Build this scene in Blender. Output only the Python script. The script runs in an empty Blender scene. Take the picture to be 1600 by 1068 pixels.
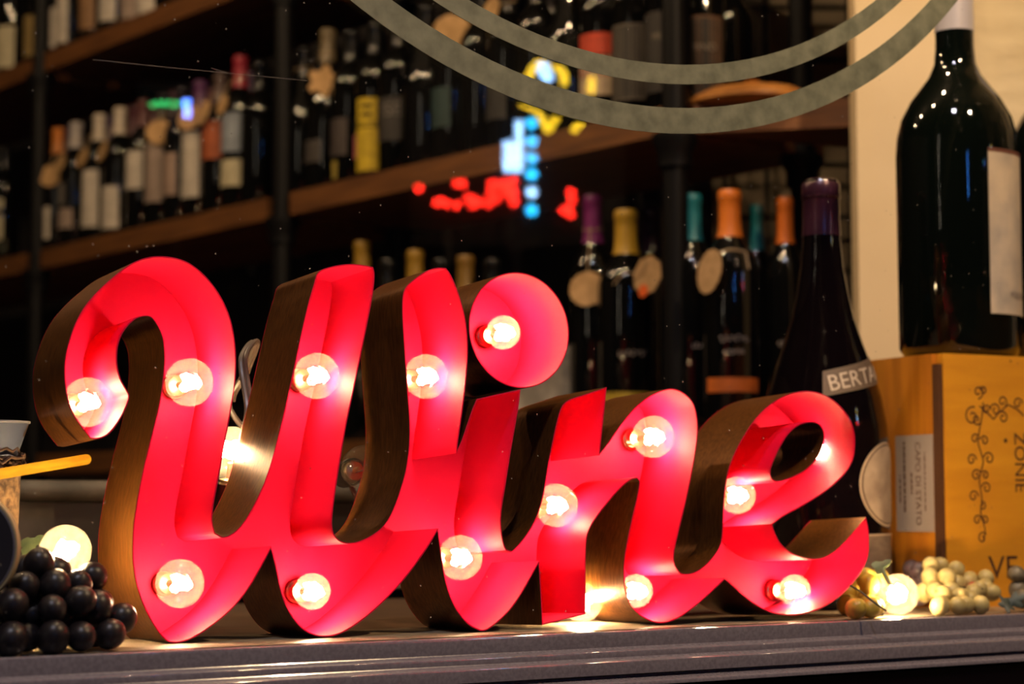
import bpy, bmesh, math, random
from mathutils import Vector, Matrix
from mathutils.geometry import tessellate_polygon
random.seed(7)
sc = bpy.context.scene
C = sc.collection
PI = math.pi
# ---------------------------------------------------------------- camera
F = 3000.0                                # focal length in pixels of the 1600 px wide frame
PITCH = math.atan(256.0 / F)
cam_d = bpy.data.cameras.new('camera')
cam_d.sensor_width = 36.0
cam_d.lens = 36.0 * F / 1600.0
cam_d.clip_start = 0.05
cam_d.dof.use_dof = True
cam_d.dof.focus_distance = 1.66
cam_d.dof.aperture_fstop = 5.0
cam = bpy.data.objects.new('camera', cam_d)
C.objects.link(cam)
cam.rotation_euler = (PI / 2 + PITCH, 0, 0)
sc.camera = cam
# ---------------------------------------------------------------- world and lamps
world = bpy.data.worlds.new('night')
sc.world = world
world.use_nodes = True
world.node_tree.nodes['Background'].inputs[0].default_value = (0.55, 0.62, 0.9, 1)
world.node_tree.nodes['Background'].inputs[1].default_value = 0.004
sc.view_settings.view_transform = 'Standard'
sc.view_settings.look = 'None'
sc.view_settings.gamma = 1.0
sc.view_settings.use_curve_mapping = False
sc.view_settings.exposure = 0.0
sc.cycles.transparent_max_bounces = 24
sc.cycles.max_bounces = 10
sc.cycles.sample_clamp_indirect = 4.0
sc.cycles.caustics_reflective = False
sc.cycles.caustics_refractive = False

def lamp(name, loc, watts, color, radius):
    l = bpy.data.lights.new(name, 'POINT')
    l.energy = watts
    l.color = color
    l.shadow_soft_size = radius
    o = bpy.data.objects.new(name, l)
    C.objects.link(o)
    o.location = loc
    return o
WARM = (1.0, 0.69, 0.39)
# added lamp high outside the window, stands in for dim ambient street light
lamp('street_fill_light', (-0.2, 0.0, 3.1), 190, (0.92, 0.88, 1.0), 0.15)
# added warm fill outside the right end of the window, brightens the crate front
lamp('crate_fill_light', (0.80, 1.40, 1.25), 62, WARM, 0.03)
# ceiling spots of the shop, two rows
for k, (x, y, w) in enumerate([(-1.9, 2.9, 24), (-1.2, 2.45, 24), (-0.5, 2.0, 24), (0.05, 2.05, 24), (0.45, 1.95, 22)]):
    lamp('ceiling_spot_light', (x, y, 1.75), w, WARM, 0.022)
# ---------------------------------------------------------------- pixel helpers (1600 x 1068 frame)
def ray(px, py):
    z = (534.0 - py) / F
    c, s = math.cos(PITCH), math.sin(PITCH)
    return Vector(((px - 800.0) / F, c - z * s, s + z * c))
def at(px, py, Y):
    d = ray(px, py)
    return d * (Y / d.y)
def onp(px, py, p, n):
    d = ray(px, py)
    return d * (p.dot(n) / d.dot(n))
def onz(px, py, z):
    d = ray(px, py)
    return d * (z / d.z)
def frame(th, p):
    """axes of an upright plane: along, into, up"""
    return Vector((math.cos(th), math.sin(th), 0)), Vector((-math.sin(th), math.cos(th), 0)), Vector(p)
Z = Vector((0, 0, 1))
# ---------------------------------------------------------------- materials
MATS = {}
def mat(name, col=(0.5, 0.5, 0.5), rough=0.5, metal=0.0, spec=0.5, noise=0.0, nscale=20.0, col2=None, bump=0.0, bscale=None, stretch=(1, 1, 1), emit=None, estr=0.0, coat=0.0, trans=0.0, detail=4.0, sss=0.0):
    if name in MATS:
        return MATS[name]
    m = bpy.data.materials.new(name)
    m.use_nodes = True
    nt = m.node_tree
    b = nt.nodes['Principled BSDF']
    b.inputs['Base Color'].default_value = (*col, 1)
    b.inputs['Roughness'].default_value = rough
    b.inputs['Metallic'].default_value = metal
    b.inputs['Specular IOR Level'].default_value = spec
    b.inputs['Coat Weight'].default_value = coat
    b.inputs['Transmission Weight'].default_value = trans
    if sss:
        b.inputs['Subsurface Weight'].default_value = sss
        b.inputs['Subsurface Radius'].default_value = (0.006, 0.004, 0.002)
        b.inputs['Subsurface Scale'].default_value = 1.0
    if emit:
        b.inputs['Emission Color'].default_value = (*emit, 1)
        b.inputs['Emission Strength'].default_value = estr
    if noise or bump:
        tc = nt.nodes.new('ShaderNodeTexCoord')
        mp = nt.nodes.new('ShaderNodeMapping')
        mp.inputs['Scale'].default_value = stretch
        nt.links.new(tc.outputs['Object'], mp.inputs['Vector'])
        nz = nt.nodes.new('ShaderNodeTexNoise')
        nz.inputs['Scale'].default_value = nscale
        nz.inputs['Detail'].default_value = detail
        nt.links.new(mp.outputs[0], nz.inputs['Vector'])
        if noise:
            rp = nt.nodes.new('ShaderNodeValToRGB')
            rp.color_ramp.elements[0].position = 0.5 - 0.5 * min(noise, 1) * 0.45
            rp.color_ramp.elements[1].position = 0.5 + 0.5 * min(noise, 1) * 0.45
            c2 = col2 or tuple(c * 0.45 for c in col)
            rp.color_ramp.elements[0].color = (*c2, 1)
            rp.color_ramp.elements[1].color = (*col, 1)
            nt.links.new(nz.outputs['Fac'], rp.inputs[0])
            nt.links.new(rp.outputs[0], b.inputs['Base Color'])
        if bump:
            bp = nt.nodes.new('ShaderNodeBump')
            bp.inputs['Strength'].default_value = bump
            bp.inputs['Distance'].default_value = 0.002
            if bscale:
                n2 = nt.nodes.new('ShaderNodeTexNoise')
                n2.inputs['Scale'].default_value = bscale
                nt.links.new(mp.outputs[0], n2.inputs['Vector'])
                nt.links.new(n2.outputs['Fac'], bp.inputs['Height'])
            else:
                nt.links.new(nz.outputs['Fac'], bp.inputs['Height'])
            nt.links.new(bp.outputs[0], b.inputs['Normal'])
    MATS[name] = m
    return m
def thin_glass(name, dust, dust_col=(1, 0.9, 0.75), ior=1.45, speck=0.0):
    """clear thin pane or globe: see-through, mirror-like at the rim, with a little dust that scatters light"""
    m = bpy.data.materials.new(name)
    m.use_nodes = True
    nt = m.node_tree
    nt.nodes.remove(nt.nodes['Principled BSDF'])
    out = nt.nodes['Material Output']
    tr = nt.nodes.new('ShaderNodeBsdfTransparent')
    gl = nt.nodes.new('ShaderNodeBsdfGlossy')
    gl.inputs['Roughness'].default_value = 0.0
    fr = nt.nodes.new('ShaderNodeFresnel')
    ge = nt.nodes.new('ShaderNodeNewGeometry')
    io = nt.nodes.new('ShaderNodeMapRange')          # the Fresnel node inverts the index on back faces; undo that for a thin sheet
    io.inputs[3].default_value = ior
    io.inputs[4].default_value = 1.0 / ior
    nt.links.new(ge.outputs['Backfacing'], io.inputs[0])
    nt.links.new(io.outputs[0], fr.inputs['IOR'])
    m1 = nt.nodes.new('ShaderNodeMixShader')
    nt.links.new(fr.outputs[0], m1.inputs[0])
    nt.links.new(tr.outputs[0], m1.inputs[1])
    nt.links.new(gl.outputs[0], m1.inputs[2])
    last = m1
    if dust or speck:
        df = nt.nodes.new('ShaderNodeBsdfDiffuse')
        df.inputs[0].default_value = (*dust_col, 1)
        tl = nt.nodes.new('ShaderNodeBsdfTranslucent')
        tl.inputs[0].default_value = (*dust_col, 1)
        ad = nt.nodes.new('ShaderNodeMixShader')
        nt.links.new(df.outputs[0], ad.inputs[1])
        nt.links.new(tl.outputs[0], ad.inputs[2])
        m2 = nt.nodes.new('ShaderNodeMixShader')
        m2.inputs[0].default_value = dust
        nt.links.new(m1.outputs[0], m2.inputs[1])
        nt.links.new(ad.outputs[0], m2.inputs[2])
        last = m2
        if speck:
            tc = nt.nodes.new('ShaderNodeTexCoord')
            vz = nt.nodes.new('ShaderNodeTexVoronoi')
            vz.inputs['Scale'].default_value = 60.0
            nt.links.new(tc.outputs['Object'], vz.inputs['Vector'])
            mr = nt.nodes.new('ShaderNodeMapRange')
            mr.inputs[1].default_value = 0.05
            mr.inputs[2].default_value = 0.03
            mr.inputs[3].default_value = dust
            mr.inputs[4].default_value = speck
            nt.links.new(vz.outputs['Distance'], mr.inputs[0])
            nt.links.new(mr.outputs[0], m2.inputs[0])
    nt.links.new(last.outputs[0], out.inputs['Surface'])
    MATS[name] = m
    return m
# ---------------------------------------------------------------- mesh helpers
class MB:
    """collects vertices and faces of one mesh"""
    def __init__(self):
        self.v, self.f, self.m = [], [], []
    def add(self, vs, fs, mi=0):
        o = len(self.v)
        self.v += [tuple(x) for x in vs]
        self.f += [tuple(i + o for i in f) for f in fs]
        self.m += [mi] * len(fs)
        return self
    def box(self, x0, x1, y0, y1, z0, z1, M=None, mi=0):
        vs = [Vector((x, y, z)) for x in (x0, x1) for y in (y0, y1) for z in (z0, z1)]
        if M:
            vs = [M @ q for q in vs]
        return self.add(vs, [(0, 1, 3, 2), (4, 6, 7, 5), (0, 4, 5, 1), (2, 3, 7, 6), (0, 2, 6, 4), (1, 5, 7, 3)], mi)
    def lathe(self, prof, n=20, M=None, mi=0, sx=1.0):
        vs, fs = [], []
        for r, z in prof:
            for k in range(n):
                a = 2 * PI * k / n
                q = Vector((r * math.cos(a) * sx, r * math.sin(a), z))
                vs.append(M @ q if M else q)
        for i in range(len(prof) - 1):
            for k in range(n):
                k2 = (k + 1) % n
                fs.append((i * n + k, i * n + k2, (i + 1) * n + k2, (i + 1) * n + k))
        return self.add(vs, fs, mi)
    def sphere(self, c, r, n=16, mi=0, sz=1.0):
        pr = [(max(1e-5, r * math.sin(PI * i / (n // 2))), -r * sz * math.cos(PI * i / (n // 2))) for i in range(n // 2 + 1)]
        return self.lathe(pr, n, Matrix.Translation(Vector(c)), mi)
    def tube(self, pts, r, n=8, mi=0, rs=None):
        pts = [Vector(p) for p in pts]
        vs, fs = [], []
        up = None
        for i, p in enumerate(pts):
            t = (pts[min(i + 1, len(pts) - 1)] - pts[max(i - 1, 0)]).normalized()
            if up is None:
                up = t.orthogonal().normalized()
            up = (up - t * up.dot(t)).normalized()
            sd = t.cross(up)
            rr = rs[i] if rs else r
            for k in range(n):
                a = 2 * PI * k / n
                vs.append(p + (up * math.cos(a) + sd * math.sin(a)) * rr)
        for i in range(len(pts) - 1):
            for k in range(n):
                k2 = (k + 1) % n
                fs.append((i * n + k, i * n + k2, (i + 1) * n + k2, (i + 1) * n + k))
        fs.append(tuple(range(n))[::-1])
        fs.append(tuple((len(pts) - 1) * n + k for k in range(n)))
        return self.add(vs, fs, mi)
    def prism(self, poly, h0, h1, M=None, mi=0):
        """polygon in x,y (counter-clockwise) extruded from h0 to h1"""
        n = len(poly)
        vs = [Vector((x, y, h)) for h in (h0, h1) for x, y in poly]
        if M:
            vs = [M @ q for q in vs]
        tri = tessellate_polygon([[Vector((x, y, 0)) for x, y in poly]])
        fs = [t[::-1] for t in tri] + [tuple(i + n for i in t) for t in tri]
        fs += [(i, (i + 1) % n, n + (i + 1) % n, n + i) for i in range(n)]
        return self.add(vs, fs, mi)
    def mesh(self, name, mats, smooth=40):
        me = bpy.data.meshes.new(name)
        me.from_pydata(self.v, [], self.f)
        for m in (mats if isinstance(mats, (list, tuple)) else [mats]):
            me.materials.append(m)
        me.polygons.foreach_set('material_index', self.m)
        bm = bmesh.new()
        bm.from_mesh(me)
        bmesh.ops.recalc_face_normals(bm, faces=bm.faces)
        bm.to_mesh(me)
        bm.free()
        if smooth:
            me.shade_smooth()
            me.set_sharp_from_angle(angle=math.radians(smooth))
        me.update()
        return me
    def obj(self, name, mats, parent=None, smooth=40):
        o = bpy.data.objects.new(name, self.mesh(name, mats, smooth))
        C.objects.link(o)
        if parent:
            o.parent = parent
        return o
def tag(o, label, cat=None, group=None, kind=None):
    o['label'] = label
    if cat:
        o['category'] = cat
    if group:
        o['group'] = group
    if kind:
        o['kind'] = kind
    return o
def thing(name, label, cat, M=None, group=None):
    o = bpy.data.objects.new(name, None)
    C.objects.link(o)
    o.empty_display_size = 0.02
    if M is not None:
        o.matrix_world = M
    return tag(o, label, cat, group)
def struct(o):
    o['kind'] = 'structure'
    return o
def link(me, name, parent=None, M=None):
    o = bpy.data.objects.new(name, me)
    C.objects.link(o)
    if parent:
        o.parent = parent
    if M is not None:
        o.matrix_local = M
    return o
def T(p):
    return Matrix.Translation(Vector(p))
def RZ(a):
    return Matrix.Rotation(a, 4, 'Z')
def basis(x, y, z, p):
    return Matrix(((x.x, y.x, z.x, p.x), (x.y, y.y, z.y, p.y), (x.z, y.z, z.z, p.z), (0, 0, 0, 1)))
def catmull(pts, sub, closed=False, corner=50):
    """smooth a run of 2D/3D points, keeping sharp corners"""
    pts = [Vector(p) for p in pts]
    n = len(pts)
    def ang(i):
        a = pts[(i - 1) % n]; b = pts[i]; c = pts[(i + 1) % n]
        if (b - a).length < 1e-9 or (c - b).length < 1e-9:
            return 0
        return math.degrees((b - a).angle(c - b))
    sharp = [(ang(i) > corner) if (closed or 0 < i < n - 1) else True for i in range(n)]
    out, src = [], []
    for i in range(n if closed else n - 1):
        p1, p2 = pts[i], pts[(i + 1) % n]
        p0 = p1 - (p2 - p1) if sharp[i] else pts[(i - 1) % n]
        p3 = p2 + (p2 - p1) if sharp[(i + 1) % n] else pts[(i + 2) % n]
        for k in range(sub):
            t = k / sub
            out.append(0.5 * (2 * p1 + (p2 - p0) * t + (2 * p0 - 5 * p1 + 4 * p2 - p3) * t * t + (3 * p1 - p0 - 3 * p2 + p3) * t ** 3))
            src.append(i)
    if not closed:
        out.append(pts[-1])
        src.append(n - 1)
    return out, src
def text_geo(s, size, align='CENTER', depth=0.0):
    cu = bpy.data.curves.new('text', 'FONT')
    cu.body = s
    cu.size = size
    cu.align_x = align
    cu.align_y = 'CENTER'
    cu.resolution_u = 3
    cu.extrude = depth
    o = bpy.data.objects.new('text', cu)
    me = bpy.data.meshes.new_from_object(o)
    vs = [v.co.copy() for v in me.vertices]
    fs = [tuple(p.vertices) for p in me.polygons]
    bpy.data.objects.remove(o)
    bpy.data.meshes.remove(me)
    bpy.data.curves.remove(cu)
    return vs, fs
W_A=[(140.6,684.8),(123.7,663.7),(112.5,646.9),(104,624.4),(100.2,596),(99.8,570),(102.6,550),(109.7,524.6),(118,502),(132,477),(152,454),(174,434.7),(194,417.8),(213.7,406.5),(233.4,401),(250.3,399.5),(275.6,402.3),(295,409.4),(315,424.8),(331.8,443),(348.7,468.4),(360,496.5),(365.6,521.8),(369,553),(368.4,590.6),(364.7,618.7),(358.5,652.5),(350,697.5),(343.6,736.9),(337.5,765),(332.4,793),(330.6,815),(336,832),(348.7,838.3),(362.8,834),(376.8,821.4),(390.9,799),(405,772),(416.5,744),(425,717),(436.3,673),(448.9,618),(459.5,570),(470.3,519),(481.6,471.2),(490,443),(497,424.8),(518,415),(546,411.6),(568.7,413.6),(582.8,417.2),(585.6,426),(584,448.7),(580,474),(574.4,502),(568.7,530),(563,557),(551.9,613),(546.2,638.4),(540.6,663.7),(535,697.5),(529.4,731.2),(524.6,762.2),(521,787.5),(518,815.6),(519.5,829.8),(524.5,839),(532,845.3),(543.4,848),(557.5,846.7),(577,838.3),(594,827),(605.3,813),(615,793),(623.5,770),(633.4,736.9),(637.6,708.7),(639.6,680.6),(639,652.5),(636.2,618.7),(633.4,582),(631,541),(628.3,499.4),(627.8,462.8),(632,448.7),(644.7,437.5),(656,429),(670,420.6),(684,417.2),(696.7,418.6),(703.7,427.6),(712,446),(720.6,471.2),(727.6,499.4),(730.4,524.7),(731.2,552),(729,585),(726.2,613),(722,644),(717.8,672.2),(713.6,704)]
I_A=[(713.6,704),(720.6,689),(729,663.7),(737.5,638.4),(744.5,623),(776.9,615.5),(813,608),(810.6,632.8),(805,663.7),(799.4,694.7),(793.7,731.2),(789.5,759.4),(785.3,781.9),(782,807),(783,829),(786.7,849.6),(791,858),(799.4,860.2),(810.6,849.6),(827.5,827),(838.7,804.6)]
N_A=[(838.7,804.6),(846.4,779),(852,748),(854.8,725.6),(859,708.7),(863.3,686.2),(867.5,666.6),(873,644),(878.7,631.4),(887.2,623.8),(912.5,616.3),(947.6,604.5),(944.8,635.6),(940.6,672),(937,707.3),(949,691.9),(960.3,675),(974.4,655.3),(991.2,635.6),(1008,621.6),(1025,612.3),(1039,607.5),(1050.3,606),(1061.5,608.9),(1075.6,618.7),(1084,630),(1088,644),(1090.5,663.7),(1089.7,686.2),(1085.4,714.4),(1081.2,736.9),(1074.5,770),(1067.8,799),(1058.7,835.5),(1053,860.8),(1052.3,874.9),(1056,886),(1064,894.5),(1075.6,896.5),(1089.7,891.7),(1103.7,880.5),(1115,867.8)]
E_A=[(1115,867.8),(1123.4,855),(1127.6,841),(1128.5,812),(1129.6,784.7),(1131.8,759.4),(1136,736.9),(1141.7,720),(1148.7,703),(1162.8,677.8),(1179.7,652.5),(1199.4,632.8),(1223,618),(1242.8,611.7),(1262.5,609.7),(1279.4,612.6),(1299,621.6),(1316,637),(1327,652.5),(1334.2,669.4),(1336.2,689),(1334.2,714.4),(1327,731.2),(1313,748),(1293.4,765),(1268,781.9),(1242.8,796),(1223,805.8),(1206.5,819),(1209,829),(1217.5,848),(1231.6,860.8),(1248.4,868.7),(1268,872.6),(1285,871.5),(1301.9,862.2),(1318.7,846.7),(1335.6,827),(1352.5,807.4),(1356.7,824.2),(1358,849.6),(1356.7,869.2),(1349.7,886),(1332.8,911.4),(1313,931),(1290.6,946.6),(1268,956.4),(1242.8,961.5),(1217,960.6),(1197,954.4),(1176,943),(1158,929),(1143,914.2),(1131.8,905)]
N_B=[(1131.8,905),(1117.8,918.4),(1098,936.7),(1081,950.8),(1064.4,963.4),(1044.7,971.9),(1030.6,973.8),(1016.6,971),(996.9,960.6),(982.8,945),(975.8,925.5),(973,894.5),(974.4,872),(980,841),(987,807.4),(993,784),(997,765),(998.5,752),(995,746.7),(985.6,748),(968.7,762),(951.9,781.9),(936,802),(921,824),(915.9,841),(914.7,866.4),(914.7,959),(846.4,976),(844.5,930),(841,880)]
I_B=[(841,880),(833,894.5),(816,925.5),(799.4,950.8),(776.9,973.3),(757,985),(743,983),(729,974.7),(712,953.6),(701,931),(693.9,905.8),(689.7,880.5),(686.3,855.2),(683,829.5)]
W_B=[(683,829.5),(670,852.4),(653,876.3),(633.4,903),(608,931),(580,957.8),(551.9,979),(529.4,991.6),(509.7,995.2),(490,993),(470.3,983),(453.4,962),(442.2,939.5),(435,914.2),(429.5,883.3),(422.8,857.5),(410.6,880.5),(393.7,911.4),(374,939.5),(351.5,962),(329,979),(306.5,994.4),(286.8,1002.8),(270,1004.8),(258.7,1001.4),(244.7,984.5),(230.6,962),(219.4,936.7),(211,908.6),(206.7,880.5),(206.3,849.6),(207.5,821),(213.7,781.9),(222.2,736.9),(230.6,703),(239,669.4),(247.5,635.6),(253,604.7),(256,568),(256.5,555.6),(254.5,527.5),(247.5,510.6),(236.2,496),(225,492.9),(212.3,496.5),(196.9,510.6),(187,527.5),(182.2,547),(182.5,573),(188.4,593.4),(198.3,608.9),(202,620),(196.9,638.4),(182.8,663.7),(168.7,680.6),(152,686.8),(140.6,684.8)]
HOLE=[(1203.4,736.9),(1206,725.6),(1217.5,700),(1231.6,677.8),(1248.4,663.7),(1268,659.5),(1280.8,665),(1286.4,677.8),(1283.6,697.5),(1273.7,717),(1256.9,734),(1234.4,745.3),(1214.7,751),(1206,746.7)]
DOT=[(731.9,508),(736,482.5),(748.7,460),(771,439),(793.7,429),(819,426),(842,434),(861.9,452),(876,477),(886,499.4),(888.6,520),(884.4,545),(871.5,571),(842,600.5),(813,606),(788,596),(765.6,576.6),(746,554),(735,532)]
# ================================================================ materials used often
M_rail = mat('rail_paint', (0.19, 0.165, 0.18), 0.2, noise=0.5, nscale=300, col2=(0.15, 0.128, 0.142), coat=0.5, bump=0.02)
M_ledge = mat('ledge_paint', (0.42, 0.33, 0.22), 0.42, noise=0.9, nscale=35, col2=(0.25, 0.18, 0.11), bump=0.1)
M_deck = mat('deck_wood', (0.11, 0.055, 0.022), 0.5, noise=0.9, nscale=9, stretch=(1, 8, 8))
M_black = mat('black_metal', (0.003, 0.0025, 0.0025), 0.5, spec=0.2)
M_shelf = mat('shelf_wood', (0.23, 0.088, 0.022), 0.55, noise=0.9, nscale=7, stretch=(1, 12, 12), col2=(0.10, 0.036, 0.010))
M_dark = mat('dark_wall', (0.012, 0.009, 0.008), 0.8)
M_beige = mat('beige_paint', (0.80, 0.62, 0.36), 0.7, noise=0.5, nscale=4, col2=(0.72, 0.55, 0.31))
M_plaster = mat('plaster', (0.80, 0.66, 0.40), 0.75, noise=0.7, nscale=10, col2=(0.66, 0.53, 0.31), bump=0.9, bscale=22, stretch=(1, 1, 3))
M_red = mat('red_enamel', (0.80, 0.0070, 0.060), 0.60, spec=0.14, bump=0.04, nscale=300)
M_bronze = mat('bronze_sheet', (0.29, 0.105, 0.020), 0.31, metal=0.6, noise=0.8, nscale=60, stretch=(6, 6, 1), col2=(0.15, 0.050, 0.009), bump=0.06)
M_globe = thin_glass('globe_glass', 0.034, (1.0, 0.88, 0.68))
M_pane = thin_glass('window_glass', 0.0, (0.8, 0.75, 0.7), ior=1.5, speck=0.3)
M_fil = mat('filament_glow', (1, 0.8, 0.5), emit=(1.0, 0.73, 0.42), estr=172)
M_fil2 = mat('loose_filament_glow', (1, 0.8, 0.5), emit=(1.0, 0.70, 0.37), estr=430)
M_fil_off = mat('filament_off', (0.25, 0.2, 0.15), 0.4, metal=0.8)
M_brass = mat('brass_base', (0.75, 0.55, 0.28), 0.3, metal=1.0)
M_sock = mat('socket_plastic', (0.02, 0.018, 0.016), 0.4)
M_cord = mat('cord_plastic', (0.16, 0.12, 0.09), 0.35)
M_glass = mat('dark_bottle_glass', (0.003, 0.003, 0.0025), 0.05, spec=0.6)
M_glassg = mat('green_bottle_glass', (0.002, 0.0035, 0.002), 0.04, spec=0.6)
M_string = mat('twine', (0.4, 0.28, 0.15), 0.8)
M_tag = mat('kraft_tag', (0.56, 0.34, 0.15), 0.8, noise=0.6, nscale=60, col2=(0.42, 0.25, 0.10))

# ================================================================ window, sill, room shell
TH = math.radians(33)
WU, WI, WP = frame(TH, (0.003, 1.645, 0))
WM = basis(WU, WI, Z, WP)                       # window frame: x along, y into the shop, z up
SILL = -0.1105
prof = [(0.030, -0.1112), (0.002, -0.1095), (0.0, -0.1103), (-0.0006, -0.1125), (-0.0006, -0.1233), (-0.0011, -0.1240), (-0.0085, -0.1257), (-0.0096, -0.1263), (-0.0100, -0.1276), (-0.0100, -0.1313), (-0.0105, -0.1320), (-0.0178, -0.1338), (-0.0191, -0.1345), (-0.0195, -0.1360), (-0.0195, -0.1452), (-0.0135, -0.1460), (-0.0135, -0.1480), (-0.0280, -0.1508), (-0.0298, -0.1515), (-0.0304, -0.1530), (-0.0304, -0.1545), (-0.006, -0.1555), (0.03, -0.16)]
m = MB()
n = len(prof)
vs = [WM @ Vector((a, b, z)) for a in (-1.3, 1.5) for b, z in prof]
m.add(vs, [(i, i + 1, n + i + 1, n + i) for i in range(n - 1)] + [(n - 1, 0, n, 2 * n - 1), tuple(range(n)), tuple(range(n, 2 * n))])
win = struct(m.obj('window_1', M_rail, smooth=25))
win['label'] = 'dark grey stepped bottom rail of the shop window'
m = MB().box(-1.3, 1.5, 0.008, 0.012, -0.1095, 1.6, WM)
tag(m.obj('glass_pane', M_pane, win, 0), 'clear window glass with street reflections')
for a in (-1.345, 1.5):
    MB().box(a, a + 0.045, -0.012, 0.03, -0.16, 1.62, WM).obj('frame_post', M_rail, win, 0)
MB().box(-1.345, 1.545, -0.012, 0.03, 1.6, 1.65, WM).obj('frame_head', M_rail, win, 0)
o = struct(MB().box(-1.3, 1.5, 0.0305, 0.15, SILL - 0.025, SILL, WM).obj('trim_1', M_ledge, None, 0))
o['label'] = 'pale painted inner ledge of the window sill'
o = struct(MB().box(-1.6, 1.8, 0.005, 0.09, -0.95, -0.161, WM).obj('wall_front', mat('bulkhead', (0.03, 0.012, 0.010), 0.5), None, 0))
o['label'] = 'dark bulkhead below the window rail'
o = struct(MB().box(-1.3, 1.5, 0.151, 0.66, SILL - 0.03, SILL - 0.001, WM).obj('trim_2', M_deck, None, 0))
o['label'] = 'brown wooden display platform behind the ledge'
o = struct(MB().box(-4, 3.5, -3.5, 6.2, -1.0, -0.95).obj('floor', mat('floor_dark', (0.03, 0.024, 0.02), 0.5, noise=0.7, nscale=5), None, 0))
o = struct(MB().box(-4, 3.5, 1.2, 6.2, 2.0, 2.05).obj('ceiling', M_dark, None, 0))
o = struct(MB().box(-1.6, 1.8, 0.005, 0.09, 1.651, 2.5, WM).obj('wall_fascia', M_dark, None, 0))
o['label'] = 'dark fascia wall above the shop window'
# shelf axes
SA = math.radians(39.4)
SD = Vector((-math.sin(SA), math.cos(SA), 0))   # along the shelves, towards the far left
SE = Vector((math.cos(SA), math.sin(SA), 0))    # into the shelves
S0 = Vector((340.0 / F * 2.73, 2.73, 0))
SM = basis(SD, SE, Z, S0)
o = struct(MB().box(0.50, 4.2, 0.42, 0.5, -0.95, 2.0, SM).obj('wall_left', M_dark, None, 0))
o = struct(MB().box(0.33, 2.6, 3.42, 3.5, -0.95, 2.0).obj('wall_back', mat('shaded_beige_paint', (0.30, 0.235, 0.15), 0.8), None, 0))  # beige wall darkened in its colour for the shade behind the shelves
o = struct(MB().box(-3.6, -3.5, 0.6, 6.1, -0.949, 1.999).obj('wall_side', mat('brown_wall', (0.03, 0.02, 0.014), 0.8), None, 0))
o = struct(MB().box(-3.49, 0.3, 6.0, 6.1, -0.949, 1.999).obj('wall_rear', mat('brown_wall'), None, 0))
# pillar and plaster wall on the right
PA = math.radians(-5)
PU, PI_, PP = frame(PA, at(1340, 300, 2.60))
PM = basis(PU, PI_, Z, Vector((PP.x, PP.y, 0)))
o = struct(MB().box(0.0, 0.15, 0.0, 0.10, -0.95, 2.0, PM).obj('trim_3', M_beige, None, 0))
o['label'] = 'smooth beige pillar beside the shelves'
o = struct(MB().box(0.1505, 1.7, 0.02, 0.10, -0.95, 2.0, PM).obj('wall_right', M_plaster, None, 0))
o['label'] = 'rough beige plaster wall behind the crate'

# ================================================================ ring decal on the glass
def ring(r0, r1, name, par):
    m = MB()
    N = 160
    M = WM @ T((0.131, 0.0075, 0.918))
    vs, fs = [], []
    for k in range(N):
        a = 2 * PI * k / N
        for r in (r0, r1):
            for h in (0.0, -0.0006):
                vs.append(M @ Vector((r * math.cos(a), h, r * math.sin(a))))
    for k in range(N):
        i, j = 4 * k, 4 * ((k + 1) % N)
        fs += [(i, i + 2, j + 2, j), (i + 1, j + 1, j + 3, i + 3), (i, j, j + 1, i + 1), (i + 2, i + 3, j + 3, j + 2)]
    m.add(vs, fs)
    return m.obj(name, M_decal, par)
M_decal = mat('frosted_vinyl', (0.17, 0.172, 0.11), 0.6, noise=0.8, nscale=55, col2=(0.085, 0.09, 0.055), detail=10)
dec = thing('ring_decal', 'grey-green frosted double ring sticker on the window glass', 'sticker', WM @ T((0.131, 0.0075, 0.918)))
inv = dec.matrix_world.inverted()
for r0, r1 in ((0.5540, 0.5780), (0.5135, 0.5318)):
    o = ring(r0, r1, 'ring', dec)
    o.data.transform(inv)

# ================================================================ the Wine sign
STH, STI, DEP = math.radians(30), math.radians(2.5), 0.086
sn0 = Vector((math.sin(STH), -math.cos(STH), 0))
SGU = Vector((math.cos(STH), math.sin(STH), 0))
SGN = sn0 * math.cos(STI) + Z * math.sin(STI)          # towards the viewer
SGV = Z * math.cos(STI) - sn0 * math.sin(STI)
SGP = at(720, 700, 1.70)
SGM = basis(SGU, -SGN, SGV, SGP)                       # sign frame: x along, y into, z up; front rim at y = 0
SGI = SGM.inverted()
def sg(px, py):
    q = SGI @ onp(px, py, SGP, SGN)
    return Vector((q.x, q.z))
sign = thing('wine_sign', 'red marquee sign spelling Wine in cursive letters with lit globe bulbs', 'sign', SGM)
def contour(runs):
    pts, own = [], []
    for name, run in runs:
        for p in run[:-1]:
            pts.append(sg(*p)); own.append(name)
    sm = pts[:]
    n = len(pts)
    for i in range(n):                                   # take the jitter out of the traced points
        a, b, c = pts[i - 1], pts[i], pts[(i + 1) % n]
        if math.degrees((b - a).angle(c - b)) < 32:
            sm[i] = b * 0.7 + (a + c) * 0.15
    d, src = catmull(sm, 4, True, 46)
    return d, [own[s] for s in src]
def area(p):
    return sum(p[i].x * p[(i + 1) % len(p)].y - p[(i + 1) % len(p)].x * p[i].y for i in range(len(p))) / 2
def offs(p, d, ccw):
    """points moved inwards (towards the metal side) by d"""
    out = []
    n = len(p)
    for i in range(n):
        e1 = (p[i] - p[i - 1]); e2 = (p[(i + 1) % n] - p[i])
        n1 = Vector((-e1.y, e1.x)).normalized(); n2 = Vector((-e2.y, e2.x)).normalized()
        nn = n1 + n2
        nn = nn.normalized() / max(0.45, nn.length / 2) if nn.length > 1e-4 else n1
        out.append(p[i] + nn * d * ccw)
    return out
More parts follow.
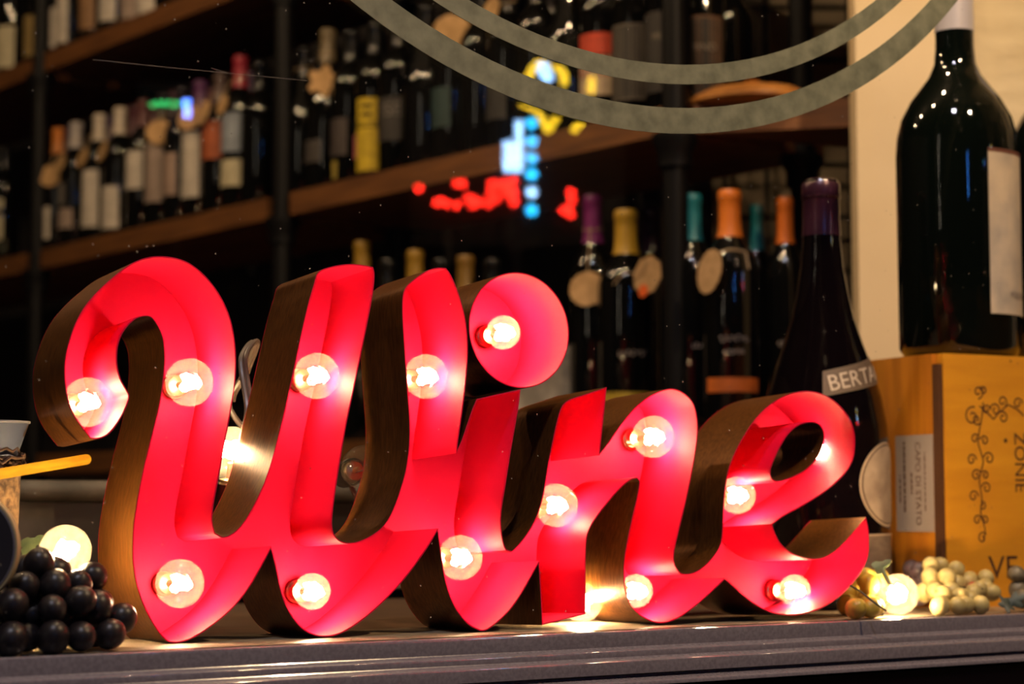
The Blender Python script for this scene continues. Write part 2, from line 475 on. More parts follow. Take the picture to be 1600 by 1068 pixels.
def wall(m, p, q, idx, closed):
    """sheet-metal rim between outer line p and inner line q for the run of point indices"""
    n = len(p)
    k = len(idx)
    base = len(m.v)
    vs = []
    for i in idx:
        for pt, y in ((p[i], -0.0004), (p[i], DEP + 0.001), (q[i], -0.0004), (q[i], DEP - 0.0002)):
            vs.append((pt.x, y, pt.y))
    fo, fi, fe = [], [], []
    for j in range(k if closed else k - 1):
        a, b = 4 * j, 4 * ((j + 1) % k)
        fo.append((a, a + 1, b + 1, b)); fi.append((a + 2, b + 2, b + 3, a + 3)); fe.append((a, b, b + 2, a + 2)); fe.append((a + 1, a + 3, b + 3, b + 1))
    m.v += vs
    for fs, mi in ((fo, 0), (fi, 1), (fe, 1)):
        m.f += [tuple(x + base for x in f) for f in fs]
        m.m += [mi] * len(fs)
def back(name, outer, holes=()):
    loops = [[Vector((q.x, q.y, 0)) for q in outer]] + [[Vector((q.x, q.y, 0)) for q in h] for h in holes]
    tri = tessellate_polygon(loops)
    allp = [q for lp in loops for q in lp]
    n = len(allp)
    m = MB()
    vs = [(q.x, DEP, q.y) for q in allp] + [(q.x, DEP + 0.0012, q.y) for q in allp]
    fs = [tuple(t) for t in tri] + [tuple(i + n for i in t[::-1]) for t in tri]
    o = 0
    for lp in loops:
        k = len(lp)
        fs += [(o + i, o + (i + 1) % k, n + o + (i + 1) % k, n + o + i) for i in range(k)]
        o += k
    m.add(vs, fs)
    return m.obj(name, M_red, sign, 30)
cont, own = contour([('W', W_A), ('i', I_A), ('n', N_A), ('e', E_A), ('n2', N_B), ('i2', I_B), ('W2', W_B)])
ccw = 1 if area(cont) > 0 else -1
inner = offs(cont, 0.0011, ccw)
hole, _ = catmull([sg(*p) for p in HOLE], 4, True, 60)
if area(hole) * area(cont) > 0:
    hole = hole[::-1]
hin = offs(hole, 0.0011, ccw)
def idx_of(nm):
    ii = [i for i, w in enumerate(own) if w == nm]
    return ii + [(ii[-1] + 1) % len(own)]
for nm, parts_ in (('W', ('W', 'W2')), ('i', ('i', 'i2')), ('n', ('n', 'n2')), ('e', ('e',))):
    runs = [idx_of(x) for x in parts_]
    if nm == 'W':                                       # the two W runs join at the hook
        runs = [idx_of('W2')[:-1] + idx_of('W')]
    poly = []
    for r in runs:
        poly += [cont[i] for i in r]
    lt = back('letter', poly, (hole,) if nm == 'e' else ())
    lt['label'] = 'red enamel back panel of the letter ' + nm
    m = MB()
    for r in runs:
        wall(m, cont, inner, r, False)
    if nm == 'e':
        wall(m, hole, hin, list(range(len(hole))), True)
    tag(m.obj('rim', [M_bronze, M_red], lt, 45), 'bronze outside, red inside metal rim')
dc = [sg(*p) for p in DOT]
cx = (max(q.x for q in dc) + min(q.x for q in dc)) / 2; cy = (max(q.y for q in dc) + min(q.y for q in dc)) / 2
rx = (max(q.x for q in dc) - min(q.x for q in dc)) / 2; ry = (max(q.y for q in dc) - min(q.y for q in dc)) / 2
dot = [Vector((cx + rx * math.cos(2 * PI * k / 72), cy + ry * math.sin(2 * PI * k / 72))) for k in range(72)]
din = offs(dot, 0.0011, 1)
lt = back('letter_dot', dot)
lt['label'] = 'red round back panel of the dot on the i'
m = MB()
wall(m, dot, din, list(range(72)), True)
tag(m.obj('rim', [M_bronze, M_red], lt, 45), 'bronze outside, red inside round rim')

# ---- globe bulbs
def glow_core(f, H):
    """bright coil of a lit filament"""
    f.sphere((0, 0, H), 0.0058, 14, sz=1.1)
    pts = [(0.0078 * math.cos(0.55 * k) * (0.8 + 0.2 * math.cos(1.7 * k)), 0.0078 * math.sin(0.55 * k) * (0.8 + 0.2 * math.cos(1.7 * k)), H + 0.0072 * math.sin(1.25 * k)) for k in range(24)]
    f.tube(catmull(pts, 3)[0], 0.0013, 6)
    return f
def bulb_meshes(r):
    """bulb standing on z = 0, globe centre at z = H"""
    H = r + 0.020
    pr = []
    for k in range(0, 15):
        a = PI * (k / 17.0)
        pr.append((max(1e-5, r * math.sin(a)), H + r * math.cos(a)))
    pr += [(0.0095, H - r * 1.02), (0.0085, 0.0135)]
    g = MB().lathe(pr[::-1], 28).mesh('bulb', M_globe, 60)
    b = MB().lathe([(1e-5, 0.0), (0.0105, 0.0), (0.0105, 0.004), (0.0085, 0.005), (0.009, 0.007), (0.0082, 0.008), (0.009, 0.010), (0.0082, 0.011), (0.0088, 0.0135), (0.003, 0.015), (0.0025, H - 0.012), (1e-5, H - 0.011)], 16).mesh('socket', [M_brass], 40)
    f = MB()
    glow_core(f, H)
    fm = f.mesh('filament', M_fil, 60)
    w = MB().tube([(-0.005, 0, H - 0.012), (-0.006, 0, H), (0, 0.002, H + 0.003), (0.006, 0, H), (0.005, 0, H - 0.012)], 0.0005, 5).mesh('filament', M_fil_off)
    return g, b, fm, w, H
BULB = {r: bulb_meshes(r) for r in (0.0205, 0.016, 0.0185)}
BULB2 = {r: glow_core(MB(), BULB[r][4]).mesh('filament', M_fil2, 60) for r in BULB}
def bulb(parent, M, r, lit=True, name='bulb', strong=False):
    g, b, fm, w, H = BULB[r]
    if strong:
        fm = BULB2[r]
    o = link(g, name, parent, M)
    link(b, 'socket', o)
    link(fm if lit else w, 'filament', o)
    return o
YUP = Matrix.Rotation(PI / 2, 4, 'X')                  # bulb axis z -> sign -y (towards the viewer)
for px, py, r in [(137, 628, .0205), (296, 597, .0205), (281, 911, .0205), (495, 587, .0205), (487.7, 923.5, .016), (665.8, 588, .0205), (786.7, 519, .016), (719, 870.6, .0205), (869, 789, .0205), (1020.8, 682, .0205), (994, 922.7, .016), (1151.5, 773.4, .0185), (1287.8, 706, .016), (1241.4, 922, .016)]:
    H = BULB[r][4]
    d = ray(px, py)
    P = SGP - SGN * (DEP - H)
    q = SGI @ (d * (P.dot(SGN) / d.dot(SGN)))
    bulb(sign, T((q.x, DEP - 0.0002, q.z)) @ YUP, r)
# ================================================================ string of loose globe bulbs behind the sign
def wpt(a, b, z):
    return WM @ Vector((a, b, z))
st = thing('string_light', 'string of loose globe bulbs on a brown cord along the window ledge', 'string lights', T(at(365, 745, 1.72)))
sti = st.matrix_world.inverted()
def aim(c, axis, H):
    """matrix of a bulb whose globe centre is c and whose cap points along axis"""
    zz = axis.normalized(); xx = zz.orthogonal().normalized(); yy = zz.cross(xx)
    return basis(xx, yy, zz, c - zz * H)
loose = [((102, 860), 1.525, (0.35, -0.1, 0.75), .0205, True), ((362, 702), 1.70, (0.1, -0.15, 1), .0205, True), ((568, 730), 1.76, (0.4, -1, 0.1), .0205, False), ((910, 943), 1.83, (0.9, -0.5, 0.25), .0185, True), ((1403, 928), 1.93, (0.5, -0.5, 0.35), .0205, True)]
ends = []
for (px, py), Y, ax, r, lit in loose:
    c = at(px, py, Y)
    H = BULB[r][4]
    if c.z - r < SILL + 0.0005:
        c.z = SILL + r + 0.001
    M = sti @ aim(c, Vector(ax), H)
    bl = bulb(st, M, r, lit, strong=True)
    bl['label'] = 'clear lit globe bulb' if lit else 'clear unlit globe bulb'
    sk = MB().lathe([(0.0125, 0.010), (0.013, 0.002), (0.0125, -0.022), (0.009, -0.027), (1e-5, -0.028)], 16).obj('lamp_holder', M_sock, bl)
    ends.append(c - Vector(ax).normalized() * (H + 0.026))
bk = lambda px, py, dy: onp(px, py, SGP - SGN * (DEP + dy), SGN)
path = [ends[0], ends[0] + Vector((-0.01, 0.03, -0.03)), at(160, 960, 1.66), at(250, 900, 1.72), at(330, 800, 1.76), ends[1], at(378, 738, 1.735), at(377, 690, 1.70), at(386, 640, 1.70), at(379, 590, 1.72), at(377, 560, 1.73), at(389, 538, 1.75), at(396, 540, 1.77), at(380, 585, 1.80), at(360, 640, 1.81), at(440, 720, 1.83), ends[2] + Vector((0, 0.01, 0)), at(600, 860, 1.86), at(760, 930, 1.88), ends[3], at(1000, 962, 1.95), at(1150, 955, 1.97), ends[4]]
sp, _ = catmull(path, 6, False, 120)
m = MB().tube([sti @ q for q in sp], 0.0026, 8)
m.obj('cord', M_cord, st)
m = MB().tube([sti @ (q + Vector((0.0035, 0.002, 0.0015))) for q in sp[36:84]], 0.0024, 8)
m.obj('cord', M_cord, st)

# ================================================================ bottles
BORD = [(1e-5, 0.003), (0.030, 0.0), (0.0355, 0.002), (0.0375, 0.006), (0.0375, 0.185), (0.0368, 0.197), (0.033, 0.211), (0.0265, 0.222), (0.0195, 0.231), (0.0155, 0.242), (0.0143, 0.258), (0.0141, 0.284), (0.0153, 0.285), (0.0153, 0.293), (0.0135, 0.296), (1e-5, 0.296)]
BURG = [(1e-5, 0.003), (0.034, 0.0), (0.0395, 0.002), (0.0415, 0.006), (0.0415, 0.135), (0.0405, 0.152), (0.037, 0.170), (0.031, 0.190), (0.0245, 0.210), (0.019, 0.230), (0.0158, 0.248), (0.0146, 0.264), (0.0143, 0.284), (0.0153, 0.285), (0.0153, 0.293), (0.0135, 0.296), (1e-5, 0.296)]
def rad(prof, z):
    for (r0, z0), (r1, z1) in zip(prof[1:], prof[2:]):
        if z0 <= z <= z1 and z1 > z0:
            return r0 + (r1 - r0) * (z - z0) / (z1 - z0)
    return prof[-3][0]
def patch(prof, a0, a1, z0, z1, off=0.0006, na=10, nz=4, shape=None, slant=0.0):
    """curved paper label on a bottle, angles in degrees (270 = towards -y)"""
    vs, fs = [], []
    for h in (off, 0.0001):
        for j in range(nz + 1):
            for i in range(na + 1):
                s, t = i / na, j / nz
                if shape == 'oval':
                    uu, vv = 2 * s - 1, 2 * t - 1
                    x = uu * math.sqrt(max(0, 1 - vv * vv / 2)); y = vv * math.sqrt(max(0, 1 - uu * uu / 2))
                    s, t = (x + 1) / 2, (y + 1) / 2
                a = math.radians(a0 + (a1 - a0) * s)
                z = z0 + (z1 - z0) * t + slant * (s - 0.5)
                r = rad(prof, z) + h
                vs.append((r * math.cos(a), r * math.sin(a), z))
    w = na + 1
    N = w * (nz + 1)
    for j in range(nz):
        for i in range(na):
            a = j * w + i
            fs.append((a, a + 1, a + w + 1, a + w))
            fs.append((N + a, N + a + w, N + a + w + 1, N + a + 1))
    rim = [j * w for j in range(nz + 1)], [j * w + na for j in range(nz + 1)], list(range(w)), [nz * w + i for i in range(w)]
    for e in rim:
        for p, q in zip(e, e[1:]):
            fs.append((p, q, N + q, N + p))
    return MB().add(vs, fs)
def wrap_text(prof, s, size, a_mid, z, off=0.0010, slant=0.0):
    vs, fs = text_geo(s, size)
    out = []
    for v in vs:
        zz = z + v.y + slant * v.x
        r = rad(prof, zz) + off
        a = math.radians(a_mid) + v.x / r
        out.append((r * math.cos(a), r * math.sin(a), zz))
    return MB().add(out, fs)
def wrap_scribble(prof, width, height, a_mid, z, seed):
    """a line of illegible pale script on the glass"""
    rn = random.Random(seed)
    n = 60
    pts = []
    ph = rn.uniform(0, 6)
    for i in range(n):
        f = i / (n - 1)
        pts.append(Vector(((f - 0.5) * width + 0.0018 * math.sin(38 * f + ph), height * 0.5 * math.sin(31 * f + ph) * (0.45 + 0.55 * abs(math.sin(7 * f + 2 * ph))))))
    vs, fs = [], []
    for i, p in enumerate(pts):
        t = (pts[min(i + 1, n - 1)] - pts[max(i - 1, 0)]).normalized()
        for sg_ in (1, -1):
            q = p + Vector((-t.y, t.x)) * 0.0006 * sg_
            r = rad(prof, z + q.y) + 0.0008
            a = math.radians(a_mid) + q.x / r
            vs.append((r * math.cos(a), r * math.sin(a), z + q.y))
    for i in range(n - 1):
        fs.append((2 * i, 2 * i + 1, 2 * i + 3, 2 * i + 2))
    return MB().add(vs, fs)
def scaled(prof, k, kz=None):
    kz = kz or k
    return [(r * k if r > 1e-4 else r, z * kz) for r, z in prof]
MESH = {}
def shared(key, fn):
    if key not in MESH:
        MESH[key] = fn()
    return MESH[key]
def capsule(prof, k, kz, zlow=0.236):
    pr = [(rad(prof, zlow * kz) + 0.0007, zlow * kz)]
    for z in (0.245, 0.258, 0.27, 0.2835, 0.2855, 0.2925):
        pr.append((rad(prof, z * kz) + 0.0007, z * kz))
    pr += [(0.0138 * k, 0.2972 * kz), (1e-5, 0.2975 * kz)]
    return MB().lathe(pr, 18)
def label_mat(col):
    key = 'paper_%.2f_%.2f_%.2f' % col
    return mat(key, col, 0.65, noise=0.55, nscale=38, col2=tuple(c * 0.72 for c in col), stretch=(1, 1, 1.6))
def foil_mat(col):
    dark = max(col) < 0.06
    return mat('foil_%.2f_%.2f_%.2f' % col, tuple(c * 0.4 for c in col) if dark else col, 0.2 if dark else 0.42, spec=0.3 if dark else 0.5, coat=0.0 if dark else 0.2)
def tag_geo(R, kind):
    N = 32
    poly = []
    for k in range(N):
        a = 2 * PI * k / N
        if kind == 'star':
            rr = R * (1.0 if k % 6 < 3 else 0.72)
            poly.append((rr * math.cos(a), rr * math.sin(a)))
        elif kind == 'scallop':
            rr = R * (1.0 if k % 2 else 0.95)
            poly.append((rr * math.cos(a), rr * math.sin(a)))
        elif kind == 'octagon':
            q = 8
            aa = round(a / (2 * PI) * q) * 2 * PI / q
            rr = R * math.cos(PI / q) / max(0.7, math.cos(a - aa))
            poly.append((rr * math.cos(a), rr * math.sin(a)))
        else:
            poly.append((R * math.cos(a), R * math.sin(a)))
    return poly
def wine_bottle(base, label, group=None, shape='bord', k=1.0, kz=1.0, cap=None, papers=(), face=-90.0, tagk=None, texts=(), glass=None):
    """papers: (z0, z1, half angle, colour); tagk: (kind, radius, height, turn, tilt, swing)"""
    prof0 = BORD if shape == 'bord' else BURG
    prof = [(r * k if r > 1e-4 else r, z * kz) for r, z in prof0]
    key = (shape, round(k, 3), round(kz, 3))
    t = thing('wine_bottle', label, 'bottle', T(base), group)
    me = shared(key + ('g', glass or 0), lambda: MB().lathe(prof, 24).mesh('glass_body', glass or M_glass, 50))
    link(me, 'glass_body', t)
    if cap:
        o = link(shared(key + ('c', cap), lambda: capsule(prof, k, kz).mesh('capsule', foil_mat(cap), 50)), 'capsule', t)
    for z0, z1, ha, col in papers:
        patch(prof, face - ha, face + ha, z0 * kz, z1 * kz).obj('paper_label', label_mat(col), t)
    for s, size, z, col, dx in texts:
        if s:
            wrap_text(prof, s, size, face + dx, z * kz).obj('lettering', label_mat(col), t, 0)
        else:
            wrap_scribble(prof, size * 2.6, size * 0.6, face + dx, z * kz, dx + z).obj('script_line', label_mat(col), t, 0)
    if tagk:
        kind, R, h, turn, tilt, sw = tagk
        zt = h * kz
        rn = rad(prof, zt + 0.02) + 0.004
        rb = rad(prof, max(0.02, zt - R)) + 0.003
        a = math.radians(turn)
        d = Vector((math.cos(a), math.sin(a), 0))
        c = d * max(rn, rb) + Vector((0, 0, zt))
        zz = (d + Vector((0, 0, tilt))).normalized()
        xx = Z.cross(zz).normalized()
        yy = zz.cross(xx)
        Mt = basis(xx, yy, zz, c) @ Matrix.Rotation(sw, 4, 'Z')
        g = MB().prism(tag_geo(R, kind), 0.0, 0.0012, Mt)
        tg = g.obj('hang_tag', M_tag, t, 0)
        zr = 0.255 * kz
        rr = rad(prof, zr) + 0.0016
        loop = [Vector((rr * math.cos(2 * PI * q / 14), rr * math.sin(2 * PI * q / 14), zr - 0.004 * math.cos(2 * PI * q / 14 - a))) for q in range(15)]
        MB().tube(loop, 0.0011, 5).obj('twine_loop', M_string, t)
        e = Mt @ Vector((0, R * 0.75, 0.001))
        MB().tube([d * rr + Vector((0, 0, zr)), (d * rr + Vector((0, 0, zr)) + e) / 2 + d * 0.003, e], 0.001, 5).obj('twine', M_string, t)
    return t
ZM, ZU, ZL = 0.552, 1.018, 0.075            # underside heights of the middle, upper and lower boards
BT = 0.043
LAST = {}
def spaced(px, row, key, r):
    """as on_shelf, but kept clear of the bottle placed before it in the same row"""
    q = S0 + SE * (0.055 + 0.095 * row)
    t = (on_shelf(px, row) - q).dot(SD)
    if key in LAST:
        t0, r0 = LAST[key]
        t = min(t, t0 - r - r0 - 0.0015)
    LAST[key] = (t, r)
    return q + SD * t
def on_shelf(px, row):
    """foot of a bottle on the long shelf whose axis shows at column px"""
    q = S0 + SE * (0.055 + 0.095 * row)
    kx = (px - 800.0) / F
    # (q.x + SD.x t) = kx (c*(q.y + SD.y t)) with a level ray
    c = 1.0 / math.cos(PITCH)
    t = (kx * q.y * c - q.x) / (SD.x - kx * SD.y * c)
    return q + SD * t
FACE = math.degrees(math.atan2(-SE.y, -SE.x)) - 0
CREAM, WHITE, BLUEW, RUST, GREYB = (0.62, 0.55, 0.36), (0.62, 0.55, 0.46), (0.30, 0.34, 0.40), (0.42, 0.10, 0.03), (0.36, 0.27, 0.22)
ORANGE, TEAL, GOLD, PURPLE, IVORY, RED = (0.78, 0.20, 0.015), (0.01, 0.20, 0.24), (0.55, 0.32, 0.025), (0.16, 0.012, 0.13), (0.58, 0.50, 0.40), (0.35, 0.02, 0.04)
GM = 'bottles on the middle shelf'
zt = ZM + BT
def mid(px, row, label, **kw):
    b = spaced(px, row, ('mid', row), 0.0415 if kw.get('shape') == 'burg' else 0.0375)
    b.z = zt
    kw.setdefault('face', FACE)
    return wine_bottle(b, label, GM, **kw)
DARKL = 'dark unlabelled wine bottle standing in the middle shelf row'
mid(2, 0, 'dark bottle with two cream labels beyond the far left shelf post', papers=[(.06, .12, 60, CREAM), (.135, .16, 60, CREAM)], cap=(0.02, 0.02, 0.02))
mid(85, 0, 'bottle with orange capsule, round kraft tag and tall white label', cap=(0.6, 0.19, 0.02), papers=[(.03, .105, 38, WHITE)], tagk=('round', .027, .178, FACE + 40, 0.25, 0))
mid(113, 0, 'bottle with grey-white capsule and small low white label', cap=(0.42, 0.38, 0.36), papers=[(.045, .09, 55, GREYB), (.10, .15, 20, (0.2, 0.18, 0.16))], tagk=('round', .025, .195, FACE - 2, 0.3, 0))
mid(150, 0, 'bottle with ivory capsule and one big square white label', cap=IVORY, papers=[(.035, .165, 62, WHITE)], tagk=('round', .025, .195, FACE - 4, 0.3, 0))
mid(182, 0, 'bottle with ivory capsule and white label set low', cap=IVORY, papers=[(.02, .115, 62, WHITE)], tagk=('round', .025, .195, FACE - 8, 0.3, 0))
mid(219, 0, 'bottle with dull red capsule and upper white label', cap=(0.09, 0.015, 0.015), papers=[(.095, .18, 62, WHITE)])
mid(250, 0, 'bottle with brownish label and beige round tag', cap=(0.03, 0.02, 0.03), papers=[(.055, .185, 60, GREYB)], tagk=('round', .029, .205, FACE + 50, 0.25, 0))
mid(279, 0, 'bottle with narrow pinkish label among the white-labelled bottles', cap=(0.03, 0.02, 0.03), papers=[(.06, .15, 45, (0.40, 0.28, 0.22))])
mid(308, 0, 'bottle with dark purple capsule and tall white label with round tag', cap=(0.10, 0.02, 0.10), papers=[(.045, .185, 60, WHITE)], tagk=('round', .028, .212, FACE + 28, 0.3, 0))
mid(340, 0, 'bottle with rust-red label beside the white-labelled one', cap=(0.10, 0.06, 0.05), papers=[(.115, .195, 65, RUST)], tagk=('round', .028, .212, FACE - 2, 0.3, 0))
mid(371, 0, 'bottle with red capsule and stacked blue-grey and cream labels', cap=RED, kz=1.08, papers=[(.11, .185, 60, BLUEW), (.045, .095, 62, CREAM)], tagk=('round', .022, .20, FACE - 4, 0.2, 0))
mid(398, 0, DARKL, cap=(0.02, 0.018, 0.02))
# bay between the two posts
mid(470, 0, DARKL, shape='burg', cap=(0.02, 0.02, 0.02), tagk=('round', .012, .2, FACE, 0.2, 0))
mid(497, 0, 'dark bottle with a pale gold star-shaped hang tag', shape='burg', cap=(0.16, 0.12, 0.06), kz=1.06, tagk=('star', .032, .195, FACE + 45, 0.2, 0), papers=[(.05, .09, 40, (0.06, 0.05, 0.045))])
mid(527, 0, 'dark bottle with grey-mauve label and small yellow sticker', papers=[(.055, .125, 45, (0.06, 0.045, 0.042)), (.012, .045, 12, (0.4, 0.3, 0.05))], cap=(0.02, 0.02, 0.02))
b_y = mid(557, 0, 'bottle with bright yellow two-panel label', shape='bord', papers=[(.015, .095, 34, (0.62, 0.44, 0.015)), (.105, .15, 32, (0.62, 0.44, 0.015)), (.098, .103, 30, (0.62, 0.44, 0.015))], cap=(0.02, 0.02, 0.02), face=FACE + 30)
patch(BORD, FACE + 14, FACE + 46, .116, .122, 0.0011).obj('printed_bar', M_black, b_y)
patch(BORD, FACE + 14, FACE + 46, .132, .138, 0.0011).obj('printed_bar', M_black, b_y)
patch(BORD, FACE - 30, FACE - 5, .04, .085).obj('paper_label', label_mat((0.5, 0.12, 0.15)), b_y)
mid(596, 0, 'dark bottle with faint grey letters ISE on its label', papers=[(.06, .14, 50, (0.035, 0.03, 0.028))], cap=(0.02, 0.02, 0.02), texts=[('ISE', .034, .115, (0.2, 0.18, 0.16), 20)], face=FACE + 10)
mid(632, 0, DARKL, cap=(0.02, 0.018, 0.02), shape='burg')
mid(668, 0, 'dark bottle with dim green label and round kraft tag', papers=[(.06, .13, 45, (0.02, 0.05, 0.05))], cap=(0.02, 0.02, 0.02), tagk=('round', .034, .225, FACE + 50, 0.25, 0))
mid(706, 0, DARKL, cap=(0.02, 0.018, 0.02))
mid(746, 0, 'dark bottle with grey printed lines and tilted tag', papers=[(.05, .13, 45, (0.03, 0.028, 0.026))], cap=(0.02, 0.02, 0.02), tagk=('round', .025, .235, FACE - 5, 0.2, 0))
mid(790, 0, DARKL, cap=(0.02, 0.018, 0.02))
mid(838, 0, DARKL, cap=(0.02, 0.018, 0.02), shape='burg')
mid(890, 0, 'bottle with red and white label half hidden by the window sticker', papers=[(.115, .15, 50, (0.6, 0.06, 0.02)), (.05, .112, 50, (0.55, 0.42, 0.28)), (.08, .098, 51, (0.4, 0.02, 0.02))], cap=(0.02, 0.02, 0.02), tagk=('round', .03, .285, FACE + 5, 0.2, 0), face=FACE + 25)
mid(948, 0, 'dark bottle with pale-edged charcoal label near the corner post', papers=[(.03, .15, 50, (0.11, 0.09, 0.07)), (.033, .147, 46, (0.028, 0.024, 0.02))], cap=(0.02, 0.02, 0.02), face=FACE + 25)
mid(1003, 0, 'dark bottle with charcoal label lettered MINO beside the corner post', papers=[(.03, .155, 45, (0.035, 0.03, 0.027))], texts=[('MINO', .016, .115, (0.3, 0.26, 0.2), 32)], cap=(0.02, 0.02, 0.02), face=FACE)
for px in (100, 166, 205, 236, 268, 325, 386):
    mid(px, 1, 'dark bottle in the second row behind the white-labelled bottles', cap=random.choice([(0.10, 0.02, 0.03), (0.05, 0.02, 0.07), (0.06, 0.04, 0.03)]), kz=1.05 + 0.08 * random.random())
for px in (455, 485, 545, 615, 690, 770, 865, 925):
    mid(px, 1, 'dark bottle in the second row between the two posts', cap=random.choice([(0.03, 0.02, 0.02), (0.05, 0.03, 0.02)]), kz=1.04)
c_ = Vector(((1100 - 800.0) / F * 2.93, 2.93, zt))
wine_bottle(c_, 'dark bottle with framed charcoal label lettered MINO right of the corner post', GM, papers=[(.02, .155, 48, (0.16, 0.08, 0.04)), (.024, .151, 45, (0.03, 0.026, 0.022))], texts=[('MINO', .017, .105, (0.34, 0.3, 0.24), -6)], cap=(0.02, 0.02, 0.02), face=-84)
c_ = Vector(((1150 - 800.0) / F * 3.10, 3.10, zt))
wine_bottle(c_, 'plain dark bottle behind the round tray on the corner shelf', GM, cap=(0.02, 0.02, 0.02))
# upper shelf, left bay
GU = 'bottles on the upper shelf'
zt2 = ZU + BT
def upp(px, label, **kw):
    b = spaced(px, 0, 'upp', 0.0375)
    b.z = zt2
    kw.setdefault('face', FACE)
    return wine_bottle(b, label, GU, **kw)
upp(8, 'upper shelf bottle with one large yellowish label', papers=[(.02, .125, 75, CREAM)], cap=(0.3, 0.25, 0.2))
upp(52, 'upper shelf bottle with narrow gold label', papers=[(.02, .12, 40, (0.35, 0.24, 0.08))], cap=(0.02, 0.02, 0.02))
upp(78, 'upper shelf bottle with cut-out white label', papers=[(.025, .12, 62, WHITE)], cap=(0.02, 0.02, 0.02))
upp(104, 'upper shelf bottle with tall pale cream label', papers=[(.02, .16, 45, WHITE)], cap=(0.02, 0.02, 0.02))
upp(140, 'upper shelf bottle with brown label', papers=[(.03, .12, 60, (0.30, 0.16, 0.07))], cap=(0.02, 0.02, 0.02))
upp(172, 'upper shelf bottle with off-white label by the brown-labelled one', papers=[(.03, .14, 62, WHITE)], cap=(0.02, 0.02, 0.02))
upp(206, 'upper shelf bottle with dull beige label', papers=[(.015, .10, 62, GREYB)], cap=(0.02, 0.02, 0.02))
upp(232, 'upper shelf bottle with low white label', papers=[(.012, .10, 62, WHITE)], cap=(0.02, 0.02, 0.02))
# lower shelf
GL = 'bottles on the lower shelf'
zt3 = ZL + BT
def low(px, ytop, label, row=0, Y=None, **kw):
    b = on_shelf(px, row) if Y is None else Vector(((px - 800.0) / F * Y / math.cos(PITCH), Y, 0))
    top = at(px, ytop, b.y).z
    b.z = zt3
    kw.setdefault('face', FACE)
    return wine_bottle(b, label, GL, kz=(top - zt3) / 0.2975, **kw)
low(565, 377, 'lower shelf bottle with gold capsule by the far post', cap=(0.35, 0.2, 0.02))
low(648, 391, 'lower shelf bottle with gold capsule in mid-row', cap=(0.35, 0.2, 0.02))
low(727, 399, 'lower shelf bottle with short dim gold capsule', cap=(0.24, 0.13, 0.02))
for px in (605, 690, 770):
    low(px, 405, 'lower shelf bottle with black capsule', cap=(0.02, 0.018, 0.018))
TXT = (0.34, 0.28, 0.23)
low(927, 305, 'lower shelf bottle with magenta capsule and scalloped round tag', cap=(0.20, 0.012, 0.15), k=1.0, tagk=('scallop', .029, .175, FACE + 35, 0.2, 0), face=-90)
low(979, 328, 'lower shelf bottle with gold capsule and eight-sided tag with orange sticker', cap=GOLD, k=1.2, tagk=None, papers=[(.028, .048, 55, (0.55, 0.36, 0.02))], texts=[('', .017, .10, TXT, 8)], face=-90)
low(1018, 324, 'lower shelf bottle with dark violet capsule beside the corner post', row=1, cap=(0.035, 0.010, 0.05))
low(1083, 303, 'lower shelf bottle with teal capsule left of the orange-capped ones', Y=2.84, cap=TEAL, k=0.95, texts=[('', .014, .10, TXT, 20)], face=-90)
b_o = low(1142, 297, 'lower shelf bottle with wide orange capsule and orange band label', Y=2.76, cap=ORANGE, k=1.08, papers=[(.038, .056, 62, (0.7, 0.15, 0.01))], texts=[('', .017, .105, TXT, 0), ('', .012, .088, TXT, 0)], face=-90)
low(1184, 320, 'lower shelf bottle with slim teal capsule behind the orange-capped ones', Y=2.95, cap=TEAL, k=0.68)
low(1229, 308, 'lower shelf bottle with narrower orange capsule near the purple-capped bottle', Y=2.86, cap=(0.72, 0.17, 0.015), k=0.82, texts=[('', .014, .105, TXT, 0)], face=-90)
# hanging tags that swing free of their bottle necks: parts of those bottles
def free_tag(par, px, py, Y, R, kind, normal, sw, sticker=False, sq=1.0):
    c = at(px, py, Y)
    zz = Vector(normal).normalized(); xx = Z.cross(zz).normalized(); yy = zz.cross(xx)
    Mt = par.matrix_world.inverted() @ basis(xx, yy, zz, c) @ Matrix.Rotation(sw, 4, 'Z')
    poly = [(x, y * sq) for x, y in tag_geo(R, kind)]
    g = MB().prism(poly, 0.0, 0.0012, Mt).obj('hang_tag', M_tag, par, 0)
    if sticker:
        s = MB().prism([(0.010 * math.cos(2 * PI * k / 16), 0.010 * math.sin(2 * PI * k / 16)) for k in range(16)], 0.0013, 0.002, Mt @ T((-0.010, -R * 0.72, 0)))
        tag(s.obj('sticker', mat('orange_sticker', (0.85, 0.13, 0.01), 0.6), g, 0), 'orange sticker')
    return g
by = [o for o in C.objects if o.get('label', '').startswith('lower shelf bottle with gold capsule and eight')][0]
bpy.context.view_layer.update()
free_tag(by, 1012, 430, by.location.y - 0.075, .031, 'octagon', (-0.75, -0.65, 0.12), 0.2, True, 1.0)
tw = [by.matrix_world.inverted() @ q for q in (at(958, 445, by.location.y - 0.05), at(975, 428, by.location.y - 0.055), at(1000, 425, by.location.y - 0.07), at(1012, 408, by.location.y - 0.077))]
MB().tube(catmull(tw, 5)[0], 0.0011, 5).obj('twine', M_string, by)
free_tag(b_o, 1109, 424, b_o.location.y - 0.05, .030, 'scallop', (-0.85, -0.45, 0.1), -0.4, False, 1.1)
tw = [b_o.matrix_world.inverted() @ q for q in (at(1118, 398, b_o.location.y - 0.05), at(1140, 390, b_o.location.y - 0.045), at(1165, 393, b_o.location.y - 0.04), at(1170, 420, b_o.location.y - 0.045))]
MB().tube(catmull(tw, 5)[0], 0.0017, 5).obj('twine', M_string, b_o)

